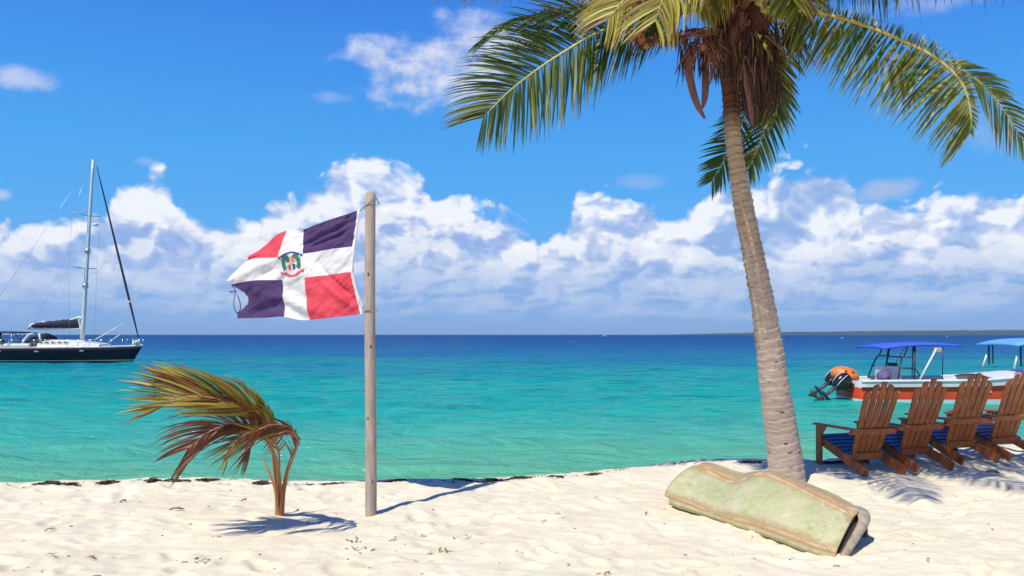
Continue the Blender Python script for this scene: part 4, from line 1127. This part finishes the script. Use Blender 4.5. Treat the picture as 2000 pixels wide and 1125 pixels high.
for py in (558, 490):
    m_ = MB(); m_.tube([on_mast(py-4), on_mast(py+4)], .2, 8); m_.build('mast_fitting', M_steel, mast, True)
m_ = MB(); m_.tube([YP(57, 641, 0), YP(62, 641), YP(161, 643)], [.09, .09, .09], 8); m_.build('boom', M_white, yacht, True)
# stowed mainsail in its cover on the boom
def cov(pts_top, pts_bot, w, nm, m, n=26):
    a_ = catmull([YP(*p) for p in pts_top], n); b2 = catmull([YP(*p) for p in pts_bot], n); V = []
    for i in range(n):
        q = i/(n-1); c_ = (a_[i]+b2[i])/2; hz = abs(a_[i][2]-b2[i][2])/2*(1+.10*math.sin(i*2.1)); ww = w*(.35+.65*math.sin(math.pi*min(1, q*.9+.1))**.5)
        for k in range(12):
            th = 2*math.pi*k/12; V.append(c_+np.array([0, ww*math.sin(th)*(1+.15*math.cos(th)), hz*math.cos(th)]))
    F_ = [(i*12+k, (i+1)*12+k, (i+1)*12+(k+1) % 12, i*12+(k+1) % 12) for i in range(n-1) for k in range(12)]+[tuple(range(12)), tuple(range(n*12-1, n*12-13, -1))]
    return put(nm, V, F_, m, yacht, True)
sc = cov([(64, 634), (80, 629), (110, 626), (135, 623), (156, 621)], [(64, 640), (80, 641), (110, 641), (135, 641), (157, 641)], .30, 'sail_cover', M_canvas)
M_sail = mat('sailcloth', (.72, .70, .62), .8, .5, 8)
cov([(134, 624), (145, 621), (156, 617.5), (162, 619)], [(134, 628), (145, 626), (156, 624), (163, 628)], .22, 'furled_mainsail', M_sail, 12)
cov([(76, 630.5), (84, 627), (92, 629)], [(76, 633), (84, 632), (92, 632)], .16, 'sail_fold', M_sail, 8)
cov([(104, 627), (111, 626), (117, 627.5)], [(104, 630), (111, 630), (117, 630)], .14, 'sail_fold', M_sail, 8)
cov([(55, 640), (61, 632), (68, 631)], [(55, 643), (61, 642), (68, 640)], .16, 'furled_leech', M_sail, 10)
m_ = MB(); m_.tube(catmull([YP(157, 618), YP(155, 630), YP(158, 640), YP(162, 652)], 12), [.14, .15, .16, .15, .14, .12, .1, .1, .1, .08, .07, .05], 8); m_.build('sail_tack', M_sail, yacht, True)
# furled genoa on the forestay
m_ = MB(); A_ = YP(189, 325); B_ = YP(271, 662); m_.tube([A_+(B_-A_)*q for q in np.linspace(0, 1, 10)], [.03, .05, .06, .07, .08, .085, .09, .085, .07, .03], 8); m_.build('furled_genoa', M_canvas, yacht, True)
m_ = MB(); c_ = A_+(B_-A_)*.945; m_.tube([A_+(B_-A_)*.78, A_+(B_-A_)*.79], .11, 8); m_.build('genoa_tie', M_sail, yacht, True)
m_ = MB(); m_.tube([mt_, A_], .012, 4); m_.tube([B_, YP(272, 674)], .02, 4)
m_.tube([mt_, YP(-60, 665)], .010, 4)
for s_i in (-1, 1):
    for py in (312, 422): m_.tube([on_mast(py), on_mast(max(py, 422))+np.array([-.75 if s_i < 0 else .25, s_i*1.0, .12]), on_mast(525)+np.array([-.75 if s_i < 0 else .25, s_i*1.0, .12]), YP(160, 672, s_i*1.7)], .008, 4)
m_.tube([on_mast(400), YP(66, 634)], .006, 4)
m_.build('rigging_wire', M_steel, yacht, True, 'stuff')
m_ = MB(); m_.tube([YP(190, 664, -.4), YP(246, 631, -.2)], .035, 6); m_.build('boom_pole', M_white, yacht, True)
m_ = MB(); m_.tube([YP(218, 668, -.4), YP(240, 652, -.3)], .03, 6); m_.build('boom_pole', M_white, yacht, True)
# rails
m_ = MB()
def rail(y_):
    for px in range(8, 262, 21): m_.tube([YP(px, 676, y_), YP(px, 662.5, y_)], .015, 4)
    for py in (662.8, 669): m_.tube([YP(2, py+.5, y_), YP(130, py+.7, y_), YP(262, py-1, y_*.45)], .009, 4)
rail(-1.62); rail(1.62)
m_.build('guard_rail', M_steel, yacht, True, 'stuff')
m_ = MB()
for s_i in (-.35, .35):
    m_.tube(catmull([YP(255, 673, s_i*2), YP(258, 663, s_i*2), YP(270, 661, s_i), YP(277, 663, 0)], 10), .028, 6)
    m_.tube([YP(267, 673, s_i), YP(268, 662, s_i)], .025, 6)
m_.build('bow_pulpit', M_steel, yacht, True)
m_ = MB(); m_.tube(catmull([YP(279, 675, 0), YP(266, 672, 0), YP(262, 667, .1)], 8), .10, 8); m_.ell(YP(266, 670, 0), (.28, .3, .22), 10, 8); m_.build('anchor_windlass', M_sail, yacht, True)
bx('mast_step_winch', YP(160, 666.5, -.3), (1.1, .7, .14), M_white, yacht)
# sprayhood: dark windows in a pale frame
V = []; 
for i in range(9):
    th = math.pi*i/8
    for (px, py, w_) in ((61, 671, .95), (74, 654, .90), (90, 650.5, .86), (99, 655, .84), (99.5, 668, .82)):
        zt = YP(px, py)[2]; z0 = SEA+1.2; V.append((YP(px, 0)[0], YD-math.cos(th)*w_*1.15, z0+(zt-z0)*math.sin(th)**.35))
put('sprayhood', V, gridfaces(5, 9), M_canvas, yacht, True)
m_ = MB()
for lst in ([(61, 671), (68, 660), (75, 653), (83, 651)], [(94, 651.5), (97, 668)]):
    m_.tube([YP(a, b_, -1.12) for a, b_ in lst], .07, 6)
m_.build('sprayhood_frame', M_white, yacht, True)
# bimini over the cockpit
V = []
for i in range(8):
    for k in range(7):
        u_ = k/3-1; px = -32+i*12.2; V.append((YP(px, 0)[0], YD+u_*1.45, YP(0, 648.3+(i-3.5)**2*.10+u_*u_*2.2)[2]))
o = put('bimini', V, gridfaces(7, 8), M_canvas, yacht, True); sm = o.modifiers.new('thickness', 'SOLIDIFY'); sm.thickness = .05
m_ = MB()
for px in (-26, 8, 48):
    for s_i in (-1.4, 1.4): m_.tube([YP(px, 651, s_i), YP(px+(6 if px < 40 else -10), 674, s_i)], .03, 5)
m_.build('bimini_frame', M_steel, yacht, True)
# steering wheel pedestal and coaming
bx('cockpit_coaming', YP(30, 673.5, -1.2), (3.6, .3, .22), M_white, yacht, None, .05)
m_ = MB(); m_.tube([YP(40, 672), YP(40, 661)], .12, 8)
ring_ = [YP(40, 662)+np.array([.12, math.cos(a_)*.45, math.sin(a_)*.45]) for a_ in np.linspace(0, 2*math.pi, 20)]
m_.tube(ring_, .02, 5, False); m_.build('steering_wheel', M_steel, yacht, True)
m_ = MB(); m_.tube(catmull([YP(22, 670, -1.3), YP(28, 664, -1.3), YP(26, 672, -1.3)], 8), .12, 8); m_.build('winch', M_glass, yacht, True)

def seated_person(root_loc, face, label, shirt, shorts, group=None, lean=0., hair=(.03, .02, .015)):
    """one skinned body, sitting; clothes are shells of their own"""
    t = thing('person', label, 'person', tuple(root_loc), group)
    R = rotz(face)
    J = {'pel': (0, 0, .12), 'wst': (0, .0, .28), 'chs': (0, .03+lean*.5, .48), 'nek': (0, .04+lean, .62), 'hd0': (0, .06+lean, .70), 'hd1': (0, .07+lean, .84),
         'shl': (-.19, .03+lean, .56), 'ell': (-.25, .14+lean, .34), 'wrl': (-.18, .34, .24), 'hal': (-.16, .42, .22), 'shr': (.19, .03+lean, .56), 'elr': (.25, .14+lean, .34), 'wrr': (.18, .34, .24), 'har': (.16, .42, .22),
         'hil': (-.10, .0, .10), 'knl': (-.13, .44, .14), 'anl': (-.13, .46, -.28), 'tol': (-.13, .62, -.32), 'hir': (.10, .0, .10), 'knr': (.13, .44, .14), 'anr': (.13, .46, -.28), 'tor': (.13, .62, -.32)}
    Rd = {'pel': .14, 'wst': .125, 'chs': .145, 'nek': .055, 'hd0': .075, 'hd1': .095, 'shl': .065, 'ell': .042, 'wrl': .030, 'hal': .036, 'hil': .095, 'knl': .062, 'anl': .038, 'tol': .035}
    for k_, v_ in list(Rd.items()):
        if k_[-1] == 'l' and k_[:-1]+'r' in J: Rd[k_[:-1]+'r'] = v_
    names = list(J); E_ = [('pel', 'wst'), ('wst', 'chs'), ('chs', 'nek'), ('nek', 'hd0'), ('hd0', 'hd1'), ('chs', 'shl'), ('shl', 'ell'), ('ell', 'wrl'), ('wrl', 'hal'), ('chs', 'shr'), ('shr', 'elr'), ('elr', 'wrr'), ('wrr', 'har'),
        ('pel', 'hil'), ('hil', 'knl'), ('knl', 'anl'), ('anl', 'tol'), ('pel', 'hir'), ('hir', 'knr'), ('knr', 'anr'), ('anr', 'tor')]
    def skin(nm, sub, m, grow, lv=1):
        me = bpy.data.meshes.new(nm); me.from_pydata([tuple(R @ np.array(J[n_])) for n_ in sub], [(sub.index(a), sub.index(b_)) for a, b_ in E_ if a in sub and b_ in sub], [])
        o = new_obj(nm, me, t); me.materials.append(m)
        o.modifiers.new('skin', 'SKIN').use_smooth_shade = True
        sv = me.skin_vertices[0].data
        for i, n_ in enumerate(sub): r_ = Rd[n_]*grow; sv[i].radius = (r_, r_*.85)
        sv[0].use_root = True
        soft(o, lv); ORG[o] = ORG[t]; return o
    skin('body', names, M_skin, 1.)
    skin('shirt', ['pel', 'wst', 'chs', 'shl', 'shr'], shirt, 1.12); skin('shorts', ['pel', 'hil', 'knl', 'hir', 'knr'], shorts, 1.12)
    m_ = MB(); hc = R @ np.array([0, .055+lean, .84]); m_.ell(hc+np.array(root_loc), (.108, .112, .10), 12, 8); m_.build('hair', mat('hair', hair, .8), t, True)
    return t
seated_person(YP(6, 674.5, -1.1), -2.6, 'person in pink shirt sitting in the stern of the sailing yacht', mat('pink_shirt', (.62, .25, .25), .8), mat('pale_shorts', (.5, .45, .4), .8))
seated_person(YP(-8, 675, .4), -.6, 'person in pale shirt sitting in the yacht cockpit beneath the bimini', mat('pale_shirt', (.60, .55, .55), .8), mat('dark_shorts', (.05, .06, .1), .8))

# ------------------------------------------------------------------ the red and white motorboat behind the chairs
MD = 24.7
def MP(px, py, dy=0.): return np.array([(px-1000)*MD/F, MD+dy, CZ-(py-HY)*MD/F])
M_mred = mat('red_gelcoat', (.80, .075, .025), .5, .35, 3, col2=(.60, .045, .02), spec=.3); M_mwhite = mat('motorboat_white', (.72, .72, .70), .35, .35, 3, col2=(.55, .54, .50))
boat = thing('motorboat', 'red and white open motorboat with blue canopy moored beyond the deck chairs', 'motorboat', tuple(MP(1800, 782)))
shM = lambda t: .66+.08*t+.46*max(0, (t-.42)/.58)**1.5
xb = MP(2145, 0)[0]; Lm = xb-MP(1656, 0)[0]
V, F_, mi, rows = hull_mesh('hull', xb, Lm, 2.3, MD, shM, 0, 1, bands=(.17, .34, .37, .62, .66, .70), rake=.9, transom=.85, flare=.10)
put('hull', V, F_, None, boat, True, mats=[M_mwhite, M_mred], midx=[{0: 0, 1: 0, 2: 0, 3: 1, 4: 1, 5: 1, 6: 1, 7: 1, 8: 0}[m_] if m_ != 8 else 0 for m_ in mi])
# gunwale, inside skin and floor
def hbM(t): return 2.3/2*(.85+.15*min(1, t/.35)**.8 if t < .35 else max(0, 1-((t-.35)/.65)**(1/.45))**.9)
for s_i in (-1, 1):
    m_ = MB(); P_ = [(xb-Lm*(1-t), MD+s_i*hbM(t), SEA+shM(t)) for t in np.linspace(0, 1, 30)]; m_.tube(P_, .045, 6); m_.build('gunwale', M_mwhite, boat, True)
    m_ = MB(); P_ = [(xb-Lm*(1-t), MD+s_i*(hbM(t)+.01), SEA+shM(t)*.70) for t in np.linspace(0, .96, 30)]; m_.tube(P_, .022, 6); m_.build('rubbing_strake', M_navy, boat, True)
V = []
for i in range(30):
    t = i/29*.97; h_ = hbM(t)*.93; x = xb-Lm*(1-t); zt = SEA+shM(t)-.01; zf = SEA+.18
    V += [(x, MD-h_, zt), (x, MD-h_*.9, zf), (x, MD+h_*.9, zf), (x, MD+h_, zt)]
put('cockpit_liner', V, gridfaces(4, 30), M_mwhite, boat, False)
V = []
for i in range(14):
    t = .50+.5*i/13; h_ = hbM(t); x = xb-Lm*(1-t)
    for k in range(5):
        u_ = k/2-1; V.append((x, MD+u_*h_*.97, SEA+shM(t)+.02+.10*(1-u_*u_)))
put('foredeck', V, gridfaces(5, 14), M_mwhite, boat, True)
# painted patches in the red band: real boats carry their registration there
m_ = MB()
for k, px in enumerate(range(1672, 1960, 17)):
    if k % 5 == 4: continue
    t = (MP(px, 0)[0]-(xb-Lm))/Lm
    m_.box((MP(px, 0)[0], MD-hbM(t)*(.86/1.36)**.10-.012, SEA+shM(t)*.50), (.09, .008, .07), None)
m_.build('hull_marking', mat('faded_orange_paint', (.75, .30, .18), .5), boat, False, 'stuff')
# transom well, console, benches
bx('console', MP(1735, 738, 0), (.55, .7, .75), M_mwhite, boat, None, .06)
bx('console_screen', MP(1738, 728, 0)+np.array([.12, 0, .18]), (.04, .62, .28), M_glass, boat, roty(RAD(-25)))
for px in (1690, 1790, 1850): bx('bench', MP(px, 752, 0), (.4, 1.9, .10), M_mwhite, boat, None, .03)
m_ = MB(); m_.ell(MP(1711, 732, -.5), (.20, .25, .17), 12, 8); v_ = np.array(m_.V); v_ += (fbm(v_[:, 0]*9, v_[:, 2]*9+v_[:, 1]*4, 3)*.09)[:, None]
tag(put('bag', v_, m_.F, mat('purple_bag', (.16, .12, .28), .8, .7, 8), None, True, loc=tuple(MP(1711, 738, -.5))), 'purple and grey bag heaped on the stern of the red motorboat', 'bag')
M_bim = mat('blue_canopy', (.05, .12, .72), .7, .3, 2, col2=(.04, .09, .6)); M_bim2 = mat('light_blue_canopy', (.14, .38, .80), .7, .3, 2, col2=(.1, .3, .7))
def canopy(px0, px1, pyc, arch, w, nm, m, slope=0.):
    V = []
    for i in range(14):
        q = i/13; px = px0+(px1-px0)*q
        for k in range(9):
            u_ = k/4-1; V.append(MP(px, pyc+arch*((2*q-1)**2)+u_*u_*2.5+slope*(q-.5), u_*w))
    o = put(nm, V, gridfaces(9, 14), m, boat, True); sm = o.modifiers.new('thickness', 'SOLIDIFY'); sm.thickness = .06
    return o
canopy(1698, 1846, 672, 5, .95, 'canopy', M_bim, -4); canopy(1946, 2074, 664, 12, 1.1, 'canopy', M_bim2, 4)
M_frame = mat('dark_frame', (.02, .025, .04), .4)
def cft(P_, r, n): q_ = MB(); q_.tube(P_, r, n); q_.build('canopy_tube', M_frame, boat, True)
for s_i in (-1.0, 1.0):
    cft([MP(1723, 742, s_i), MP(1730, 715, s_i*.9), MP(1737, 696, s_i*.8)], .026, 6)
    cft([MP(1755, 744, s_i), MP(1757, 716, s_i*.9), MP(1760, 676, s_i*.8)], .026, 6)
    cft([MP(1762, 676, s_i*.8), MP(1758, 716, s_i*.9), MP(1772, 742, s_i)], .022, 6)
    cft([MP(1737, 696, s_i*.8), MP(1762, 696, s_i*.8)], .022, 6); cft([MP(1728, 716, s_i*.9), MP(1757, 717, s_i*.9)], .022, 6); cft([MP(1740, 697, s_i*.8), MP(1748, 676, s_i*.8)], .02, 6)
cft([MP(1737, 696, -.8), MP(1737, 696, .8)], .022, 6)
for s_i in (-.9, .9): cft([MP(1810, 740, s_i), MP(1811, 676, s_i)], .016, 6)
for s_i in (-.8, .8):
    cft([MP(1962, 714, s_i), MP(1961, 668, s_i)], .03, 6); cft([MP(1970, 712, s_i), MP(1969, 668, s_i)], .024, 6); cft([MP(2046, 712, s_i), MP(2044, 668, s_i)], .026, 6)
for (a, b_, c_, d_, y_) in ((1761, 744, 1797, 680, -1.0), (1761, 744, 1797, 680, 1.0), (1949, 717, 1957, 690, -.8), (1949, 717, 1957, 690, .8)):
    m_ = MB(); m_.tube([MP(a, b_, y_), MP(c_, d_, y_*.95)], .030, 6); m_.build('canopy_strut', M_mwhite, boat, True)
m_ = MB(); m_.box(MP(1800, 683, -.9), (.22, .1, .16), None, .03); m_.build('canopy_bracket', mat('tan_plastic', (.42, .32, .22), .6), boat)
# two outboard engines tilted out of the water
M_eng = mat('black_engine_cowl', (.012, .012, .014), .25, .2, 6, spec=.6); M_engm = mat('grey_engine_leg', (.06, .06, .065), .4, .4, 12); M_str = mat('silver_stripe', (.62, .64, .68), .4)
def outboard(px, py, yy, s_i):
    o_ = MP(px, py, yy); an = RAD(-52)                      # body axis from the cowl down to the propeller
    ax = np.array([-math.cos(RAD(38)), 0, -math.sin(RAD(38))]); up = np.array([-math.sin(RAD(38)), 0, math.cos(RAD(38))]); sd = np.array([0, 1., 0])
    R = np.stack([ax, sd, up], 1)
    def q(a, b_, c_): return o_+ax*a+sd*b_+up*c_
    m_ = MB(); sec = []
    ts = np.linspace(0, 1, 12)
    V = []
    for t in ts:
        w_ = .17*math.sin(math.pi*(t*.80+.13))**.5; h_ = .22*math.sin(math.pi*(t*.75+.16))**.5
        for k in range(14):
            th = 2*math.pi*k/14; cx, sx = math.cos(th), math.sin(th)
            V.append(q(-.30+.55*t, w_*np.sign(cx)*abs(cx)**.6, .06+h_*np.sign(sx)*abs(sx)**.6))
    m_.add(V, [(i*14+k, i*14+(k+1) % 14, (i+1)*14+(k+1) % 14, (i+1)*14+k) for i in range(11) for k in range(14)]+[tuple(range(13, -1, -1)), tuple(range(154, 168))])
    en = thing('outboard_engine', ('black outboard engine nearer the beach, tilted up on the stern of the red motorboat' if s_i < 0 else 'black outboard engine on the sea side, tilted up on the stern of the red motorboat'), 'engine', tuple(o_), 'outboard engines of the red motorboat')
    m_.build('cowl', M_eng, en, True)
    m_ = MB(); m_.tube([q(-.24, s_i*.172*0-.165, .16), q(.0, -.178, .15), q(.20, -.16, .10)], .022, 6, flat=.4); m_.build('stripe', M_str, en, True)
    m_ = MB(); m_.tube([q(-.22, .02, .29), q(.0, .02, .285), q(.18, .02, .24)], .022, 6, flat=.4); m_.build('stripe', M_str, en, True)
    m_ = MB(); m_.tube([q(.20, 0, .05), q(.45, 0, .04), q(.75, 0, .04)], [.12, .085, .07], 8, flat=.6); m_.build('leg', M_engm, en, True)
    m_ = MB(); m_.box(q(.62, 0, .02), (.03, .26, .36), R, .005); m_.build('cavitation_plate', M_engm, en)
    m_ = MB(); m_.tube([q(.80, 0, .20), q(.80, 0, .06), q(.80, 0, -.14)], [.05, .075, .045], 8); m_.add([q(.84, -.008, .14), q(.84, .008, .14), q(1.0, .008, .12), q(1.0, -.008, .12), q(.84, -.008, -.06), q(.84, .008, -.06)], [(0, 1, 2, 3), (0, 3, 4), (1, 5, 2), (2, 5, 4, 3)]); m_.build('gearcase', M_engm, en, True)
    for k in range(3):
        a_ = 2*math.pi*k/3+.4; c_ = q(.80, 0, -.17); d1 = ax*math.cos(a_)+sd*math.sin(a_); d2 = np.cross(up, d1)
        P_ = [c_+d1*.03-d2*.02, c_+d1*.09-d2*.07+up*.03, c_+d1*.17-d2*.03+up*.02, c_+d1*.17+d2*.05-up*.02, c_+d1*.08+d2*.06-up*.03, c_+d1*.03+d2*.03]
        put('propeller_blade', P_+[p_+up*.008 for p_ in P_], [(0, 1, 2, 3, 4, 5), (11, 10, 9, 8, 7, 6)]+[(i, (i+1) % 6, 6+(i+1) % 6, 6+i) for i in range(6)], M_engm, en, False)
    m_ = MB(); m_.tube([q(.05, .0, -.12), q(-.05, 0, -.28), MP(1655, 748, yy)], [.08, .07, .08], 8); m_.build('mounting_bracket', M_eng, en, True)
outboard(1634, 748, -.42, -1); outboard(1641, 742, .42, 1)
# orange float with dark holes above the engines
m_ = MB(); m_.ell((0, 0, 0), (.40, .36, .27), 28, 18); v_ = np.array(m_.V)
v_[:, 2] = np.where(v_[:, 2] < -.10, -.10+(v_[:, 2]+.10)*.4, v_[:, 2]); v_ *= (1+.10*fbm(v_[:, 0]*5, v_[:, 1]*5+v_[:, 2]*4, 3, 8))[:, None]; v_[:, 2] += -.06*(v_[:, 0]/.4)
v_ = v_*1.02+MP(1650, 733, 0)
fl = thing('orange_float', 'round orange float with dark holes lying above the outboard engines', 'float', tuple(MP(1650, 748, 0)))
put('float_body', v_, m_.F, mat('orange_plastic', (.85, .23, .035), .45, .35, 5, col2=(.75, .10, .03)), fl, True)
for (px, py, y_) in ((1644, 724, -.31), (1658, 726, -.31), (1638, 735, -.35)):
    m_ = MB(); m_.ell(MP(px, py, y_), (.04, .05, .032), 8, 6); m_.build('hole', M_frame, fl, True)

# ------------------------------------------------------------------ tiny craft far out
def tiny(px, py, wpx, label, cat='boat'):
    D = (CZ-SEA)*F/(py-HY); s_ = D/F; x0 = (px-1000)*s_; w_ = wpx*s_
    t = thing('far_motorboat', label, cat, (x0, D, SEA))
    V = []; 
    for i in range(9):
        q = i/8; hb = w_*.16*(1 if q < .5 else math.sqrt(max(0, 1-((q-.5)/.5)**2))); zt = w_*.10*(1+.5*q*q)
        V += [(x0+(q-.5)*w_, D-hb, SEA+zt), (x0+(q-.5)*w_*.94, D-hb*.6, SEA-.1), (x0+(q-.5)*w_*.94, D+hb*.6, SEA-.1), (x0+(q-.5)*w_, D+hb, SEA+zt), (x0+(q-.5)*w_, D-hb, SEA+zt)]
    put('hull', V, gridfaces(5, 9), M_white, t, False)
    m_ = MB(); m_.box((x0-w_*.05, D, SEA+w_*.17), (w_*.35, w_*.2, w_*.14), None); m_.build('cabin', M_white, t)
    return t
tiny(1181, 656.6, 9, 'tiny white motorboat far out on the horizon in the middle of the picture')
tiny(1120, 666.5, 4, 'tiny pale dinghy out on the dark blue water, left of the far motorboat')
tiny(1645, 660.5, 6, 'tiny white launch far out on the dark blue water above the orange float')
tiny(1850, 658.5, 5, 'tiny white launch far out above the blue canopy of the red motorboat')

# ------------------------------------------------------------------ seaweed, twigs and sprigs on the sand
M_weed = mat('dry_seaweed', (.10, .045, .025), .9, .8, 60, col2=(.035, .018, .012))
rw = random.Random(17)
def weed_strips(mb, cx, cy, rx, ry, n, ln, hh, w=.010):
    for _ in range(n):
        a_ = rw.uniform(0, 6.28); r_ = math.sqrt(rw.random()); x_ = cx+rx*r_*math.cos(a_); y_ = cy+ry*r_*math.sin(a_); b2 = rw.gauss(0, .5) if rw.random() < .7 else rw.uniform(0, 3.1)
        l_ = ln*rw.uniform(.4, 1.3); z_ = gz(x_, y_)+hh*(1-r_)*rw.random()
        P_ = [np.array([x_+math.cos(b2)*l_*(q-.5), y_+math.sin(b2)*l_*(q-.5)+rw.uniform(-.01, .01), z_+.006+rw.uniform(0, .018)*(1-abs(q-.5))]) for q in (0, .33, .66, 1)]
        V_ = []; wd = w*rw.uniform(.5, 1.5); tl = rw.uniform(-.8, .8)
        for p in P_: V_ += [p+np.array([-math.sin(b2)*wd, math.cos(b2)*wd, -tl*wd]), p+np.array([math.sin(b2)*wd, -math.cos(b2)*wd, tl*wd])]
        mb.add(V_, [(2*q, 2*q+1, 2*q+3, 2*q+2) for q in range(3)])
def crest_xy(px, back=.10):
    """point just on this side of the crest below column px"""
    y = 8.6
    for _ in range(12): y = float(np.interp((px-1000)*y/F, _cx, _cy))
    y -= back
    return (px-1000)*y/F, y
clumps = [(95, .13, .05, 60, 'flat dark seaweed clump farthest left on the waterline'), (140, .06, .03, 26, 'small dark seaweed scrap right of the farthest left clump'), (213, .11, .045, 90, 'rounded dark seaweed clump left of the young palm, on the crest below the yacht'),
          (298, .075, .04, 90, 'thick dark seaweed tuft on the crest under the leaning fronds of the young palm'), (345, .14, .03, 50, 'long thin seaweed strand right of the thick tuft'), (405, .12, .025, 36, 'thin seaweed strand left of the young palm stem'),
          (512, .10, .03, 50, 'seaweed strand just left of the young palm stem'), (625, .14, .03, 44, 'thin seaweed strand between young palm and flagpole'), (670, .13, .04, 60, 'seaweed ridge left of the flagpole'),
          (765, .15, .03, 56, 'dark seaweed strand right of the flagpole'), (915, .10, .03, 50, 'seaweed strand at the tip of the flagpole shadow'), (965, .10, .035, 46, 'brown seaweed scrap on the crest right of the flagpole shadow'), (1015, .12, .025, 44, 'long dark seaweed strand in the middle of the crest'),
          (1085, .07, .025, 20, 'small brown seaweed scrap nearer the hull than the long strand'), (1160, .08, .03, 20, 'sparse brown weed bits where the shore bends toward the hull'),
          (1470, .12, .04, 36, 'dark seaweed patch behind the hull, left of the palm trunk'), (1625, .22, .05, 70, 'dark leaf litter under the first deck chair')]
for k, (px, rx, ry, n_, lab) in enumerate(clumps):
    x_, y_ = crest_xy(px, .12+.05*rw.random() if px < 1400 else .35)
    mb = MB(); hh = .05 if px in (213, 298) else .018
    weed_strips(mb, x_, y_, rx, ry, n_, .07 if px in (213, 298) else .11, hh, .006)
    o = mb.build('seaweed_clump', M_weed, None, False, loc=(x_, y_, gz(x_, y_))); tag(o, lab, 'seaweed', 'dry seaweed along the crest of the beach')
mb = MB()
for px in np.arange(-60, 1330, 7):
    if rw.random() < .42:
        x_, y_ = crest_xy(px+rw.uniform(-3, 3), rw.uniform(.04, .24)); weed_strips(mb, x_, y_, .035, .02, rw.choice((1, 2, 3)), .05, .0, .004)
mb.build('wrack_line', M_weed, None, False, 'stuff')
# crumbs of shell and twig over the sand
mb = MB()
for _ in range(260):
    y_ = 5.1+4.4*rw.random()**1.3; x_ = rw.uniform(-.67, .67)*y_
    if y_ > np.interp(x_, _cx, _cy)-.1: continue
    s_ = rw.uniform(.003, .010)*rw.choice((1, 1, 1, 1.8)); a_ = rw.uniform(0, 3.1)
    mb.box((x_, y_, gz(x_, y_)+s_*.2), (s_*rw.uniform(1, 3.5), s_, s_*.7), rotz(a_))
mb.build('beach_litter', mat('litter', (.24, .17, .11), .9, .9, 9, col2=(.5, .42, .30)), None, False, 'stuff')
M_twig = mat('twig', (.26, .16, .08), .85, .6, 40)
def twig(px, py, ln, ang, lab, r=.006):
    Y = CZ*F/(py-HY); x_ = (px-1000)*Y/F; z_ = gz(x_, Y)
    P_ = catmull([(x_+math.cos(ang)*ln*(q-.5), Y+math.sin(ang)*ln*(q-.5)+.012*math.sin(q*7), z_+.008+.02*q*(1-q)*3) for q in (0, .3, .6, 1)], 10)
    mb = MB(); mb.tube(P_, [r*.5]+[r*.7]*8+[r*.25], 6); p = P_[5]; mb.tube([p, p+np.array([.015, .01, .004]), p+np.array([.028, .025, .0])], [r*.5, r*.4, r*.2], 5)
    o = mb.build('twig', M_twig, None, True, loc=(x_, Y, z_)); tag(o, lab, 'twig', 'twigs and leaf scraps lying on the sand')
twig(345, 1001, .13, .2, 'light brown twig lying left of the young palm in a hollow', .010)
twig(240, 981, .07, 1.1, 'short dark twig stub left of the young palm near the waterline', .009)
twig(98, 1045, .08, .5, 'short dark twig in the sand at lower left')
twig(102, 1092, .16, -.6, 'thin straight twig in the sand near the lower left corner', .004)
twig(476, 978, .06, 1.0, 'short upright twig stub close left of the young palm', .008)
twig(1062, 1024, .07, .9, 'thin twig in the open sand left of the hull', .004)
twig(1186, 1118, .05, .4, 'dark twig at the bottom edge left of the hull', .007)
twig(1262, 1004, .06, 1.2, 'small dark twig in front of the left end of the hull', .006)
twig(1940, 925, .13, -.4, 'brown leaf scrap on the sand behind the deck chairs at right', .016)
M_sprig = leafmat('sprig_leaf', [(0, (.10, .14, .04)), (.5, (.30, .32, .10)), (1, (.48, .42, .18))], .6, .3)
def sprig(px, py, n_, s_, lab):
    Y = CZ*F/(py-HY); x_ = (px-1000)*Y/F; z_ = gz(x_, Y); mb = MB()
    for k in range(n_):
        a_ = rw.uniform(0, 6.28); e_ = rw.uniform(.1, 1.0); l_ = s_*rw.uniform(.5, 1.2); d_ = np.array([math.cos(a_)*math.cos(e_), math.sin(a_)*math.cos(e_), math.sin(e_)]); sd = np.cross(d_, [0, 0, 1.]); sd /= np.linalg.norm(sd)
        b1 = np.array([x_+rw.uniform(-s_, s_)*1.2, Y+rw.uniform(-s_, s_)*.6, z_]); w_ = l_*.16
        mb.add([b1, b1+d_*l_*.4+sd*w_, b1+d_*l_*.4-sd*w_, b1+d_*l_+np.array([0, 0, -l_*.2])], [(0, 1, 3, 2)], rw.random())
    o = mb.build('beach_sprig', M_sprig, None, True, loc=(x_, Y, z_), attr='tint'); tag(o, lab, 'plant', 'sparse green sprigs growing in the sand')
sprig(692, 1053, 11, .055, 'yellow green sprig just right of the young palm shadow')
sprig(700, 1072, 8, .07, 'low trailing sprig in front of the yellow green one')
sprig(772, 1056, 6, .045, 'faint sprig in line below the flagpole foot')
sprig(817, 1045, 7, .045, 'small sprig right of the flagpole foot, farther back')
sprig(858, 1074, 8, .065, 'yellow sprig with a brown stalk in the middle foreground')
sprig(905, 1048, 9, .075, 'upright green sprig farthest right of the sprigs in the sand')
sprig(393, 1095, 7, .045, 'faint yellow sprig in the foreground below the young palm')
